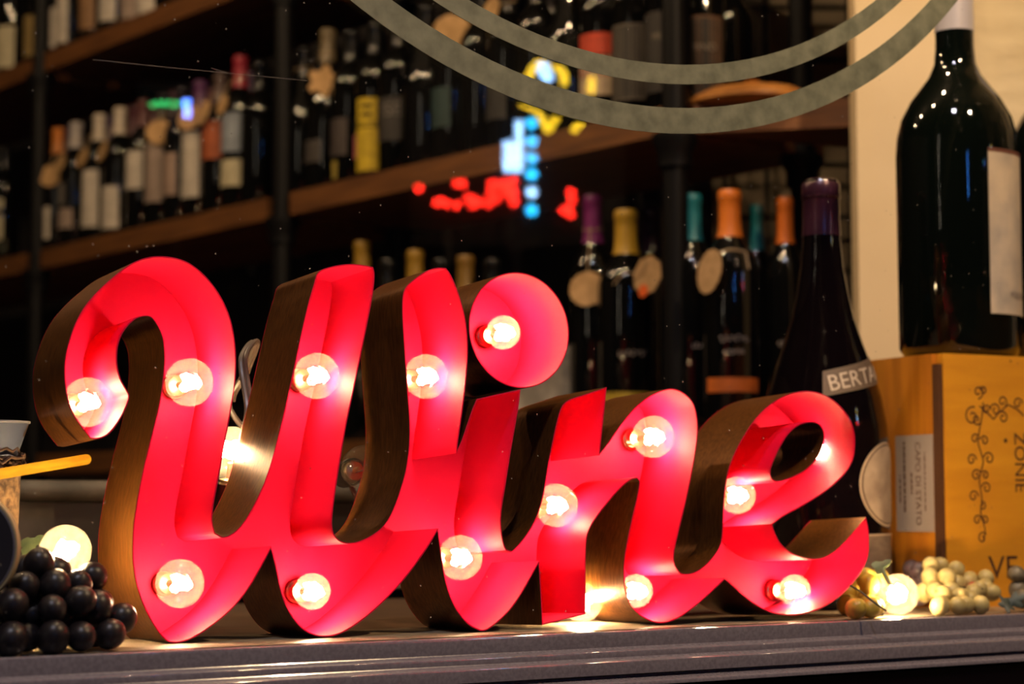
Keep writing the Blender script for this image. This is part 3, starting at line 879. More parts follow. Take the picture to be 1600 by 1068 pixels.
# ================================================================ shelf unit
su = thing('shelf_unit', 'tall shelf unit of brown boards on black pipe posts', 'shelf', SM)
for z in (ZM, ZU, ZL):
    for t0, t1 in ((-0.02 + 0.135, 1.155), (1.235, 2.22), (2.30, 3.3)):
        MB().box(t0, t1, 0.0, 0.34, z, z + BT).obj('shelf_board', M_shelf, su, 0)
for t in (0.117, 1.196, 2.26):
    for e in (0.03, 0.31):
        p = MB().lathe([(0.019, -0.95), (0.019, 1.95)], 16, T((t if e < 0.1 else t, e - 0.02, 0))).obj('post', M_black, su)
        for z in (ZM, ZU, ZL):
            MB().lathe([(0.019, z - 0.05), (0.026, z - 0.05), (0.026, z - 0.028), (0.034, z - 0.012), (0.034, z - 0.001), (0.019, z - 0.001)], 16, T((t, e - 0.02, 0))).obj('pipe_fitting', M_black, p)
P3 = S0 + SD * 0.117
P4 = at(1420, 195, 2.74)
cu_ = Vector((P4.x - P3.x, P4.y - P3.y, 0)).normalized()
CM = basis(cu_, Vector((-cu_.y, cu_.x, 0)), Z, Vector((P3.x, P3.y, 0)))
cs = thing('corner_shelf', 'short corner shelf of brown boards beside the beige pillar', 'shelf', CM)
for z in (ZM, ZL):
    MB().prism([(0.035, 0.008), (0.62, 0.008), (0.62, 0.47)], z, z + BT).obj('shelf_board', M_shelf, cs, 0)
p = MB().lathe([(0.019, -0.95), (0.019, 1.95)], 16, T((0.585, 0.40, 0))).obj('post', M_black, cs)
# round wooden tray on the corner shelf
c = at(1175, 150, 2.86)
tr = thing('wooden_tray', 'round orange-brown wooden tray lying on the corner shelf', 'tray', T((c.x, c.y, ZM + BT)))
tr_m = mat('tray_wood', (0.62, 0.27, 0.06), 0.45, noise=0.6, nscale=10, stretch=(1, 10, 10), col2=(0.42, 0.16, 0.03))
MB().lathe([(1e-5, 0.0), (0.085, 0.0), (0.10, 0.005), (0.10, 0.012), (0.075, 0.026), (0.04, 0.031), (1e-5, 0.032)], 36).obj('tray_body', tr_m, tr)
MB().lathe([(1e-5, 0.032), (0.012, 0.032), (0.008, 0.038), (0.012, 0.044), (1e-5, 0.047)], 16).obj('knob', tr_m, tr)
# black wire grid on the back wall
gp = thing('wire_grid', 'black wire grid panel on the beige back wall', 'grid', T((0.80, 3.39, -0.3)))
for k in range(13):
    x = -0.42 + 0.075 * k
    MB().tube([(x, 0, 0), (x, 0, 2.1)], 0.0045, 6).obj('wire', M_black, gp)
for k in range(22):
    z = 0.05 + 0.095 * k
    MB().tube([(-0.43, -0.009, z), (0.49, -0.009, z)], 0.0045, 6).obj('wire', M_black, gp)
# pale box standing on the lower shelf
q = on_shelf(858, 0)
bx = thing('cardboard_box', 'pale grey cardboard box on the lower shelf under the round dot', 'box', T((q.x - 0.015, q.y - 0.02, zt3)) @ RZ(math.radians(8)))
M_card = mat('pale_card', (0.50, 0.43, 0.33), 0.8, noise=0.4, nscale=15)
hb = at(858, 546, q.y).z - zt3
MB().box(-0.05, 0.045, -0.05, 0.05, 0, hb).obj('carton', M_card, bx, 0)
MB().box(-0.0505, 0.0455, -0.0505, 0.0505, hb + 0.0002, hb + 0.002).obj('lid', M_card, bx, 0)

# ================================================================ big purple-capped bottle by the sign
prof_b = [(1e-5, 0.006), (0.055, 0.0), (0.063, 0.003), (0.067, 0.010), (0.0675, 0.150), (0.0660, 0.185), (0.0610, 0.215), (0.0520, 0.245), (0.0420, 0.272), (0.0335, 0.298), (0.0275, 0.325), (0.0230, 0.352), (0.0205, 0.378), (0.0193, 0.400), (0.0190, 0.425), (0.0200, 0.427), (0.0200, 0.4395), (0.0180, 0.444), (1e-5, 0.444)]
cb = at(1288, 700, 2.135)
ytop = at(1288, 283, 2.135).z
sc_z = (ytop - (SILL - 0.001)) / 0.444
prof_b = [(r * 1.05 if r > 1e-4 else r, z * sc_z) for r, z in prof_b]
bb = thing('magnum_bottle', 'large dark sloping-shoulder bottle with purple capsule and neck label BERTANI', 'bottle', T((cb.x, cb.y, SILL - 0.0008)))
MB().lathe(prof_b, 48).obj('glass_body', mat('deep_red_glass', (0.003, 0.0014, 0.0018), 0.04, spec=0.6), bb, 50)
pur = mat('purple_foil', (0.055, 0.014, 0.030), 0.28, metal=0.3, coat=0.3)
zc = 0.385 * sc_z
MB().lathe([(rad(prof_b, zc) + 0.0006, zc)] + [(r + 0.0006, z) for r, z in prof_b[13:17]] + [(0.0175, 0.4448 * sc_z), (0.016, 0.4452 * sc_z), (1e-5, 0.4446 * sc_z)], 40).obj('capsule', pur, bb, 50)
for z in (0.4255, 0.4265):
    MB().lathe([(0.0205, (z - 0.0012) * sc_z), (0.0224, z * sc_z), (0.0205, (z + 0.0012) * sc_z)], 40).obj('capsule_ring', pur, bb, 50)
nz0 = at(1325, 585, 2.085).z - SILL
band = patch(prof_b, -100, -10, nz0 - 0.014, nz0 + 0.014, 0.0008, 24, 4, None, 0.020)
nl = band.obj('neck_label', mat('taupe_label', (0.14, 0.095, 0.065), 0.6), bb)
wrap_text(prof_b, 'BERTANI', 0.0245, -50, nz0 - 0.001, 0.0016, 0.20).obj('lettering', mat('pale_ink', (0.62, 0.50, 0.40), 0.6), nl, 0)
zo = at(1365, 755, 2.09).z - SILL
ring_m = mat('label_edge', (0.50, 0.36, 0.24), 0.5)
ov0 = patch(prof_b, -68, 10, zo - 0.046, zo + 0.046, 0.0006, 20, 20, 'oval').obj('oval_label', ring_m, bb)
ov1 = patch(prof_b, -66, 8, zo - 0.0436, zo + 0.0436, 0.0010, 20, 20, 'oval').obj('oval_border', mat('label_line', (0.10, 0.06, 0.035), 0.6), ov0)
ov2 = patch(prof_b, -64.5, 6.5, zo - 0.042, zo + 0.042, 0.0014, 20, 20, 'oval').obj('oval_print', mat('engraving', (0.50, 0.37, 0.26), 0.65, noise=1.0, nscale=45, col2=(0.24, 0.16, 0.11), detail=8), ov0)
lw = patch(prof_b, -75, 10, 0.012, zo - 0.054, 0.0008, 16, 3).obj('lower_label', mat('grey_label', (0.22, 0.155, 0.11), 0.6, noise=0.8, nscale=90, stretch=(1, 1, 3), col2=(0.15, 0.10, 0.07)), bb)
patch(prof_b, -75, 10, zo - 0.0555, zo - 0.0535, 0.0014, 16, 1).obj('label_rule', ring_m, lw)

# ================================================================ wooden crate and the big bottles on it
CA = math.radians(27)
cc = at(1467, 551, 2.10)
CU, CI, _ = frame(CA, (0, 0, 0))
lean = math.radians(0.0)
CRM = basis(CU, CI, Z, Vector((cc.x, cc.y, SILL - 0.001)))
HC = cc.z - (SILL - 0.001)
cr = thing('wooden_crate', 'honey-coloured wooden wine crate with burnt vine scroll and lettering', 'crate', CRM)
M_pine = mat('pine_wood', (0.92, 0.41, 0.022), 0.45, noise=0.9, nscale=6, stretch=(1, 1, 9), col2=(0.76, 0.31, 0.015))
M_pine2 = mat('pine_wood_side', (0.72, 0.26, 0.014), 0.5, noise=0.9, nscale=9, stretch=(1, 8, 1), col2=(0.54, 0.17, 0.01))
M_ink = mat('burnt_ink', (0.085, 0.03, 0.008), 0.8)
fp = MB().box(0.006, 0.37, 0.0, 0.012, 0.0, HC).obj('front_panel', M_pine, cr, 0)
MB().box(0.0, 0.012, 0.0125, 0.205, 0.0, HC).obj('side_panel', M_pine2, cr, 0)
MB().box(0.364, 0.376, 0.0125, 0.205, 0.0, HC).obj('side_panel', M_pine2, cr, 0)
MB().box(0.0125, 0.3635, 0.193, 0.205, 0.0, HC).obj('back_panel', M_pine2, cr, 0)
MB().box(0.0125, 0.3635, 0.0125, 0.1925, HC - 0.012, HC - 0.0002).obj('lid', M_pine, cr, 0)
MB().box(0.0, 0.0055, 0.0015, 0.0122, 0.0, HC - 0.012).obj('corner_joint', mat('dark_joint', (0.10, 0.035, 0.008), 0.7), cr, 0)
cri = CRM.inverted()
def onfront(px, py):
    q = cri @ onp(px, py, cc, -CI)
    return Vector((q.x, q.z))
def ribbon(pts2, w, y, mat_, par, name):
    m = MB()
    n = len(pts2)
    vs, fs = [], []
    for i, p in enumerate(pts2):
        t = (pts2[min(i + 1, n - 1)] - pts2[max(i - 1, 0)]).normalized()
        nn = Vector((-t.y, t.x)) * w / 2
        for s in (1, -1):
            vs.append((p.x + nn.x * s, y, p.y + nn.y * s))
    for i in range(n - 1):
        fs.append((2 * i, 2 * i + 1, 2 * i + 3, 2 * i + 2))
    return m.add(vs, fs)
def spiral(c, r, a0, turns, sgn):
    out = []
    for k in range(26):
        f = k / 25
        a = a0 + sgn * turns * 2 * PI * f
        out.append(Vector((c.x + r * (1 - 0.75 * f) * math.cos(a), c.y + r * (1 - 0.75 * f) * math.sin(a))))
    return out
vine = MB()
def put(pts, w=0.0017):
    g = ribbon(pts, w, -0.0003, None, None, None)
    vine.add(g.v, g.f)
stem = [onfront(*p) for p in [(1536, 628), (1534, 650), (1530, 672), (1528, 690), (1532, 705), (1536, 720), (1533, 735), (1530, 750), (1532, 765), (1534, 782), (1532, 800), (1536, 815), (1539, 830), (1536, 845)]]
put(catmull(stem, 5)[0])
for (px, py, r, a0, s) in [(1528, 612, 9, -1.6, 1), (1536, 610, 6, 3, -1), (1519, 650, 13, 1.2, 1), (1526, 655, 8, 0, -1), (1523, 685, 7, 0, 1), (1538, 688, 7, 3, -1), (1518, 718, 8, 0, 1), (1545, 716, 9, 3, -1), (1525, 742, 8, 0.5, 1), (1539, 742, 6, 2.5, -1), (1541, 762, 8, 3, -1), (1521, 775, 8, 0, 1), (1535, 790, 6, 2, -1), (1527, 812, 7, 0, 1), (1539, 812, 6, 3, -1), (1535, 840, 8, 0.6, 1), (1541, 640, 7, 0, 1), (1555, 640, 9, 3, -1), (1566, 627, 8, -1, 1), (1567, 652, 8, 2, -1), (1590, 630, 8, 0, 1)]:
    put(spiral(onfront(px, py), r * 1.2 * 2.10 / F, a0, 1.2, s))
put(catmull([onfront(*p) for p in [(1530, 634), (1543, 645), (1552, 655), (1560, 645), (1575, 632), (1590, 640), (1600, 650)]], 5)[0], 0.0016)
vo = vine.obj('burnt_vine_scroll', M_ink, fp, 0)
vo['label'] = 'brown burnt-in vine scroll ornament'
g = MB()
vs, fs = text_geo('VE', 0.0355, 'LEFT')
p0 = onfront(1544, 888)
g.add([(p0.x + v.x * 1.1, -0.0003, p0.y + v.y) for v in vs], fs)
g.obj('lettering', M_ink, fp, 0)
g = MB()
vs, fs = text_geo('ZONIE', 0.0225, 'CENTER')
p0 = onfront(1593, 722)
g.add([(p0.x + v.y, -0.0003, p0.y - v.x) for v in vs], fs)
g.obj('lettering', M_ink, fp, 0)
for px, py, r in ((1579, 564, .0012), (1571, 688, .0026)):
    q = onfront(px, py)
    MB().lathe([(1e-5, -0.0002), (r, 0.0), (1e-5, 0.0006)], 12, T((q.x, -0.0002, q.y)) @ Matrix.Rotation(PI / 2, 4, 'X')).obj('knot', M_ink, fp, 0)
def onside(px, py):
    q = cri @ onp(px, py, cc, -CU)
    return q.y, q.z
y0, za = onside(1400, 681); y1, zb = onside(1458, 681); _, z2 = onside(1430, 830)
zb = za
pl = MB().box(-0.0012, -0.0002, min(y0, y1), max(y0, y1), z2, zb).obj('paper_sticker', mat('sticker_paper', (0.50, 0.40, 0.33), 0.7, noise=0.3, nscale=6, col2=(0.44, 0.35, 0.29)), cr, 0)
for s, px, size in (('CAPO DI STATO', 1436, 0.0125),):
    yy, zz = onside(px, 755)
    vs, fs = text_geo(s, size)
    # text runs downwards on the side panel (which faces -x): right = -y, rotated a quarter turn
    MB().add([(-0.0015, yy - v.y, zz - v.x) for v in vs], fs).obj('lettering', M_ink, pl, 0)

PROF0 = [(1e-5, 0.008), (0.052, 0.0), (0.060, 0.003), (0.0655, 0.012), (0.066, 0.225), (0.0645, 0.245), (0.060, 0.264), (0.050, 0.284), (0.038, 0.300), (0.029, 0.312), (0.0228, 0.326), (0.0210, 0.345), (0.0205, 0.40), (0.0205, 0.43), (0.0225, 0.431), (0.0225, 0.447), (0.019, 0.451), (1e-5, 0.451)]
for px, w_, l0, l1 in ((1426, .0022, 738, 772), (1415, .0026, 690, 800), (1408, .0018, 742, 785), (1447, .0014, 706, 798)):
    yy, zz = onside(px, 755)
    _, za_ = onside(px, l0); _, zb_ = onside(px, l1)
    g = MB()
    k = zb_
    while k < za_:
        e = min(za_, k + random.uniform(0.003, 0.009))
        g.box(-0.0016, -0.0013, yy - w_ / 2, yy + w_ / 2, k, e)
        k = e + random.uniform(0.0008, 0.002)
    g.obj('small_print', M_ink, pl, 0)
prof_m = [(r * 1.055 if r > 1e-4 else r, z * 1.055) for r, z in PROF0]
def big_bottle(px, Y, label, foil):
    c = at(px, 500, Y)
    t = thing('jeroboam_bottle', label, 'bottle', T((c.x, c.y, cc.z)))
    MB().lathe(prof_m, 48).obj('glass_body', M_glassg, t, 50)
    MB().lathe([(rad(prof_m, 0.382) + 0.0006, 0.382)] + [(r + 0.0006, z) for r, z in prof_m[12:16]] + [(0.0200, 0.4766), (1e-5, 0.4766)], 40).obj('capsule', foil, t, 50)
    return t
foilw = mat('pale_foil', (0.60, 0.55, 0.55), 0.35, metal=0.2, coat=0.3)
b1 = big_bottle(1500, 2.20, 'large dark bottle with pale foil and portrait label standing on the crate', foilw)
zl0, zl1 = at(1560, 490, 2.14).z - cc.z, at(1560, 232, 2.14).z - cc.z
lb = patch(prof_m, -74, 40, zl0, zl1, 0.0008, 20, 6).obj('paper_label', mat('sketch_label', (0.80, 0.64, 0.45), 0.65, noise=1.0, nscale=26, col2=(0.42, 0.36, 0.30), detail=8), b1)
wrap_text(prof_m, 'PODERE', 0.010, -36, zl0 + 0.022, 0.0015).obj('lettering', mat('grey_ink', (0.22, 0.19, 0.17), 0.7), lb, 0)
patch(prof_m, -74, 40, zl1 - 0.004, zl1, 0.0012, 20, 1).obj('label_rule', mat('brown_ink', (0.15, 0.05, 0.03), 0.6), lb)
b2 = big_bottle(1672, 2.285, 'second large dark bottle half hidden at the plaster wall', foilw)
# ================================================================ grapes
def bunch(name, label, grapes, r, mtl, stem_pts, stem_mat, avoid=((at(102, 860, 1.525), 0.0205), (at(1403, 928, 1.93), 0.0205))):
    grapes = [g.copy() for g in grapes]
    for _ in range(60):                              # push overlapping grapes apart, off the glass and up from the ledge
        for i in range(len(grapes)):
            for j in range(i):
                d = grapes[i] - grapes[j]
                if d.length < 1.8 * r:
                    if d.length < 1e-5:
                        d = Vector((random.random(), random.random(), 0.1))
                    k = (1.8 * r - d.length) * 0.5
                    grapes[i] += d.normalized() * k
                    grapes[j] -= d.normalized() * k
        for g in grapes:
            g.z = max(g.z, SILL + r * 1.02)
            b = (g - WP).dot(WI)
            if b < 0.0135 + r:
                g += WI * (0.0135 + r - b)
            if avoid:
                for c_, rc in avoid:
                    d = g - c_
                    if d.length < rc + r:
                        g += d.normalized() * (rc + r - d.length)
    c0 = Vector((sum(g.x for g in grapes) / len(grapes), sum(g.y for g in grapes) / len(grapes), SILL))
    t = thing(name, label, 'grapes', T(c0))
    key = ('grape', r, mtl.name)
    me = shared(key, lambda: MB().sphere((0, 0, 0), r, 16, sz=1.08).mesh('grape', mtl, 80))
    for g in grapes:
        s = random.uniform(0.9, 1.06)
        o = link(me, 'grape', t, T(g - c0) @ Matrix.Rotation(random.uniform(0, 6), 4, Vector((random.random(), random.random(), 1)).normalized()) @ Matrix.Scale(s, 4))
    if stem_pts:
        MB().tube(catmull([q - c0 for q in stem_pts], 4)[0], 0.0010, 6).obj('stem', stem_mat, t)
    return t
M_bg = mat('black_grape', (0.010, 0.007, 0.008), 0.36, spec=0.35, noise=0.8, nscale=140, col2=(0.022, 0.016, 0.016), bump=0.05)
M_wg = mat('white_grape', (0.62, 0.50, 0.20), 0.38, spec=0.4, noise=0.5, nscale=70, col2=(0.50, 0.38, 0.14))
M_yg = mat('yellow_grape', (0.66, 0.46, 0.07), 0.35, spec=0.4, noise=0.5, nscale=70, col2=(0.5, 0.33, 0.05))
M_stem = mat('grape_stem', (0.05, 0.035, 0.015), 0.7)
M_leaf = mat('leaf_green', (0.10, 0.13, 0.05), 0.55, noise=0.8, nscale=80, col2=(0.05, 0.075, 0.03))
def settle(px, py, r, dy):
    """a grape seen at px, py, no lower than the ledge, dy metres behind the glass"""
    p = WP + WI * (0.012 + r + dy)
    q = onp(px, py, p, -WI)
    if q.z < SILL + r * 1.02:
        q = onz(px, py, SILL + r * 1.02)
        if (q - WP).dot(WI) < 0.013 + r:
            q = onp(px, py, WP + WI * (0.0135 + r), -WI)
            q.z = SILL + r * 1.02
    return q
rb = 0.0122
bl = []
for px, py, dy in [(172, 990, .012), (115, 994, .008), (78, 990, .018), (48, 988, .008), (25, 1003, .004), (-5, 1000, .008), (62, 1004, .004), (175, 966, .034), (146, 952, .026), (150, 930, .045), (112, 938, .014), (118, 915, .03), (78, 952, .015), (92, 968, .03), (52, 965, .02), (18, 948, .012), (25, 978, .02), (0, 975, .025), (50, 928, .028), (75, 920, .022), (58, 892, .035), (88, 900, .045), (140, 908, .05), (38, 895, .05), (18, 915, .045), (125, 970, .035), (150, 975, .04), (100, 925, .05), (-12, 940, .03), (62, 940, .045)]:
    bl.append(settle(px, py, rb, dy))
bunch('grape_bunch', 'bunch of artificial black grapes piled at the left end of the ledge', bl, rb, M_bg, [at(40, 880, 1.56), at(60, 905, 1.55), at(95, 930, 1.53), at(130, 950, 1.52)], M_stem)
rw = 0.0096
wl = []
for px, py, dy in [(1455, 884, .14), (1475, 887, .15), (1489, 893, .14), (1461, 903, .12), (1475, 908, .11), (1460, 922, .11), (1495, 910, .13), (1510, 906, .13), (1535, 906, .13), (1520, 905, .14), (1549, 925, .10), (1485, 918, .10), (1474, 930, .08), (1500, 930, .08), (1488, 945, .06), (1468, 949, .05), (1515, 935, .08), (1530, 920, .10), (1540, 915, .12), (1525, 945, .07), (1512, 950, .06), (1500, 952, .06), (1445, 925, .13), (1520, 926, .09)]:
    wl.append(settle(px, py, rw, max(0.0, (dy - 0.05) * 0.8)))
wg = bunch('grape_bunch', 'bunch of pale white grapes lying before the wooden crate', wl, rw, M_wg, [at(1440, 915, 2.03), at(1480, 915, 2.01), at(1540, 920, 2.03)], M_stem)
me = MB().sphere((0, 0, 0), rw, 16).mesh('grape', mat('red_grape', (0.45, 0.03, 0.03), 0.35), 80)
q = settle(1524, 922, rw, 0.05)
o = link(me, 'grape', wg, T(q - wg.location))
o['label'] = 'single red grape'
yl = []
for px, py, dy in [(1353, 903, .10), (1367, 918, .08), (1340, 915, .12), (1330, 930, .11), (1347, 935, .10), (1360, 942, .08), (1375, 945, .06), (1342, 950, .08), (1325, 945, .12), (1378, 905, .12), (1390, 915, .12), (1360, 955, .06)]:
    yl.append(settle(px, py, 0.0105, max(0, dy - 0.05)))
yg = bunch('grape_bunch', 'bunch of yellow-green grapes beside the lit loose bulb', yl, 0.0105, M_yg, [at(1328, 914, 1.87), at(1345, 924, 1.86), at(1365, 940, 1.85), at(1385, 954, 1.85)], M_stem)
dk = []
for px, py, dy in [(1435, 895, .16), (1448, 905, .17), (1440, 912, .15), (1430, 905, .17), (1425, 890, .18), (1448, 890, .18), (1438, 925, .15)]:
    dk.append(settle(px, py, 0.0095, dy - 0.07))
bunch('grape_bunch', 'few dusty purple grapes behind the lit loose bulb', dk, 0.0095, mat('purple_grape', (0.10, 0.06, 0.07), 0.4, noise=0.5, nscale=60), None, M_stem)
rg = []
for px, py, dy in [(1590, 900, .10), (1604, 905, .10), (1598, 935, .07), (1610, 925, .08), (1590, 918, .10), (1615, 945, .06)]:
    rg.append(settle(px, py, 0.0095, dy - 0.05))
gg = bunch('grape_bunch', 'dull grey-green grapes with dark leaves at the right ledge end', rg, 0.0095, mat('grey_grape', (0.22, 0.19, 0.13), 0.4, noise=0.5, nscale=60), None, M_stem)
def leaf(par, c, size, nrm, rot, mtl, lobes=3, name='leaf'):
    zz = Vector(nrm).normalized(); xx = Z.cross(zz).normalized(); yy = zz.cross(xx)
    M = par.matrix_world.inverted() @ basis(xx, yy, zz, c) @ Matrix.Rotation(rot, 4, 'Z')
    N = 30
    vs, fs = [], []
    for h in (0.0, 0.0006):
        vs.append(M @ Vector((0, 0, h + size * 0.12)))
        for k in range(N):
            a = 2 * PI * k / N
            r = size * (0.72 + 0.22 * math.cos(lobes * a) + 0.05 * math.cos(11 * a))
            vs.append(M @ Vector((r * math.cos(a) * 1.25, r * math.sin(a) * 0.85, h + 0.10 * size * math.cos(2 * a))))
    for k in range(N):
        k2 = (k + 1) % N
        fs += [(0, 1 + k2, 1 + k), (N + 1, N + 2 + k, N + 2 + k2), (1 + k, 1 + k2, N + 2 + k2, N + 2 + k)]
    return MB().add(vs, fs).obj(name, mtl, par)
bpy.context.view_layer.update()
M_leafd = mat('dark_leaf', (0.03, 0.045, 0.035), 0.5)
leaf(gg, at(1585, 938, 2.03), 0.013, (-0.3, -1, 0.5), 0.4, M_leafd, 5)
leaf(gg, at(1572, 944, 2.02), 0.010, (0.2, -1, 0.7), 2.0, M_leafd, 5)
leaf(yg, at(1376, 884, 1.93), 0.010, (-0.2, -1, 0.4), 0.5, mat('pale_leaf', (0.20, 0.25, 0.11), 0.55), 3)
MB().tube([yg.matrix_world.inverted() @ q for q in (at(1378, 888, 1.93), at(1384, 900, 1.925), at(1392, 915, 1.92))], 0.002, 6).obj('leaf_stalk', mat('pale_leaf'), yg)
o = [x for x in C.objects if x.get('label', '').startswith('bunch of artificial black')][0]
leaf(o, at(48, 850, 1.60), 0.012, (-0.4, -1, 0.4), 0.5, M_leaf, 3)

# ================================================================ things at the left end
M_cork = mat('cork_bark', (0.24, 0.14, 0.06), 0.85, noise=0.6, nscale=160, col2=(0.06, 0.03, 0.012), bump=0.8)
M_twig = mat('twig', (0.10, 0.05, 0.025), 0.8)
c = at(-14, 850, 1.585)
ck = thing('cork_stump', 'cork-bark stump with a twig wreath on top at the window edge', 'stump', T((c.x, c.y, SILL)))
ztop = at(-14, 742, 1.585).z - SILL
MB().lathe([(1e-5, 0.0), (0.021, 0.0), (0.0205, ztop * .3), (0.0215, ztop * .7), (0.0225, ztop), (1e-5, ztop + 0.0005)], 28).obj('cork_body', M_cork, ck)
for k in range(9):
    a0 = random.uniform(0, 6.28)
    R = random.uniform(0.018, 0.030)
    zz = ztop + 0.003 + 0.0022 * k
    pts = [Vector((R * math.cos(a0 + 5.2 * j / 18), R * math.sin(a0 + 5.2 * j / 18), zz + 0.003 * math.sin(3 * j + k))) for j in range(19)]
    MB().tube(pts, 0.0013, 5).obj('twig', M_twig, ck)
zt_ = at(-14, 712, 1.585).z
cup = thing('paper_cup', 'small pale blue printed paper cup on the twig wreath', 'cup', T((c.x, c.y, zt_)))
hc = at(-14, 660, 1.585).z - zt_
cpm = mat('cup_print', (0.085, 0.105, 0.165), 0.6, noise=1.0, nscale=40, col2=(0.05, 0.025, 0.012), detail=1)
cpm.node_tree.nodes['Color Ramp'].color_ramp.elements[0].position = 0.44
cpm.node_tree.nodes['Color Ramp'].color_ramp.elements[1].position = 0.46
MB().lathe([(1e-5, 0.0), (0.0195, 0.0), (0.0285, hc), (0.0278, hc), (0.0188, 0.001), (1e-5, 0.001)], 32).obj('cup_wall', cpm, cup)
MB().lathe([(0.0283, hc - 0.0008), (0.0295, hc - 0.0004), (0.0295, hc + 0.0012), (0.0279, hc + 0.0012)], 32).obj('cup_rim', mat('cup_rim_white', (0.32, 0.31, 0.32), 0.5), cup)
MB().lathe([(1e-5, hc * 0.75), (0.0255, hc * 0.75)], 24).obj('cup_filling', M_twig, cup)
# yellow stick
s0, s1 = at(-30, 745, 1.515), at(142, 716, 1.560)
d = (s1 - s0)
L = d.length
xx = d.normalized(); zz = (Z - xx * Z.dot(xx)).normalized(); yy = zz.cross(xx)
sk = thing('wooden_stick', 'flat yellow wooden stick with a rounded end above the grapes', 'stick', basis(xx, yy, zz, s0))
hw = 0.0042
poly = [(0, -hw), (L - hw, -hw)] + [(L - hw + hw * math.cos(a), hw * math.sin(a)) for a in [(-PI / 2 + PI * k / 8) for k in range(1, 8)]] + [(L - hw, hw), (0, hw)]
MB().prism(poly, -0.001, 0.001, Matrix.Rotation(PI / 2, 4, 'X')).obj('stick_body', mat('yellow_wood', (0.85, 0.42, 0.015), 0.5, noise=0.5, nscale=60, stretch=(1, 6, 6), col2=(0.72, 0.33, 0.01)), sk, 30)
# dark disc with a pale rim
c = at(-42, 855, 1.455)
ds = thing('round_plaque', 'dark blue round plaque with thin pale rim at the window edge', 'plaque', basis(Vector((math.cos(-0.3), math.sin(-0.3), 0)), Z, Vector((math.sin(-0.3), -math.cos(-0.3), 0)), c))
MB().lathe([(1e-5, 0.0), (0.0390, 0.0), (0.0390, 0.004), (1e-5, 0.004)], 56).obj('disc', mat('navy_enamel', (0.010, 0.010, 0.022), 0.5), ds, 30)
MB().lathe([(0.0391, -0.0005), (0.0408, 0.0), (0.0408, 0.0045), (0.0391, 0.0048)], 56).obj('rim', mat('pale_rim', (0.55, 0.42, 0.22), 0.4), ds, 30)
MB().lathe([(0.0372, 0.0042), (0.0378, 0.0046), (0.0384, 0.0042)], 56).obj('inner_line', mat('thin_line', (0.25, 0.22, 0.25), 0.5), ds, 30)
# low bench with padded rail behind the sign
M_rail2 = mat('olive_grey_rail', (0.12, 0.10, 0.07), 0.6, noise=0.5, nscale=20)
pA, pB = at(-120, 766, 1.98), at(700, 768, 2.42)
bn = thing('display_rack', 'low display rack with grey-olive padded rail behind the sign', 'rack', T((pA.x, pA.y, SILL - 0.001)))
bi = bn.matrix_world.inverted()
def bt(p):
    return bi @ p
MB().tube([bt(pA.lerp(pB, k / 12.0)) for k in range(13)], 0.0115, 14).obj('padded_rail', M_rail2, bn)
qA, qB = at(-120, 957, 2.05), at(700, 953, 2.42)
zlow = SILL + 0.016
MB().tube([bt(Vector((pA.x, pA.y, zlow)).lerp(Vector((pB.x, pB.y, zlow)), k / 6.0)) for k in range(7)], 0.007, 10).obj('lower_rail', mat('pale_rail', (0.42, 0.36, 0.28), 0.5), bn)
dirr = (Vector((pB.x, pB.y, 0)) - Vector((pA.x, pA.y, 0))).normalized()
RM = basis(dirr, Vector((-dirr.y, dirr.x, 0)), Z, Vector((0, 0, 0)))
zr = pA.z - (SILL - 0.001)
Lr = (Vector((pB.x, pB.y, 0)) - Vector((pA.x, pA.y, 0))).length
M_pan = mat('grey_panel', (0.11, 0.09, 0.065), 0.6, noise=0.5, nscale=14)
a = at(75, 800, 2.09)
ta = (Vector((a.x, a.y, 0)) - Vector((pA.x, pA.y, 0))).dot(dirr)
MB().box(0.0, ta, 0.004, 0.014, 0.025, zr - 0.0118, RM).obj('side_panel', M_pan, bn, 0)
MB().box(ta + 0.001, Lr, 0.016, 0.024, 0.025, zr - 0.0118, RM).obj('back_panel', mat('dark_panel', (0.025, 0.02, 0.016), 0.4), bn, 0)
for t in (0.02, 0.30, Lr - 0.02):
    MB().lathe([(0.006, 0.0), (0.006, zr - 0.010)], 10, RM @ T((t, 0, 0))).obj('leg', M_rail2, bn)

# ================================================================ neon and LED signs across the street, seen mirrored in the glass
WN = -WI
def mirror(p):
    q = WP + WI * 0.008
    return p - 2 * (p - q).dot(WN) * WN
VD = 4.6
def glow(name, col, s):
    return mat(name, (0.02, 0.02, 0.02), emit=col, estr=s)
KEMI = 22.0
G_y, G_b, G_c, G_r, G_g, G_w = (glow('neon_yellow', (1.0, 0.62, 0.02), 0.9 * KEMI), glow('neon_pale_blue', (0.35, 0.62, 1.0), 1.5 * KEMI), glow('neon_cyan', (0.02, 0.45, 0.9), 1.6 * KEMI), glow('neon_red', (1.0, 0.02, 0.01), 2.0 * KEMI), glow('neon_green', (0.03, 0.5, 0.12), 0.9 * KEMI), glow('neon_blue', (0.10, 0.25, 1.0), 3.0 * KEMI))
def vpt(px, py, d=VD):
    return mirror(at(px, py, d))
def neon_tube(par, pts, r, m_, name='neon_tube', n=8):
    iv = par.matrix_world.inverted()
    P = [iv @ vpt(*p) for p in pts]
    if len(P) > 2:
        P = catmull(P, 5)[0]
    return MB().tube(P, r, n).obj(name, m_, par)
def led(par, px, py, r, m_, d=VD):
    iv = par.matrix_world.inverted()
    return MB().sphere(iv @ vpt(px, py, d), r, 10).obj('led_lamp', m_, par)
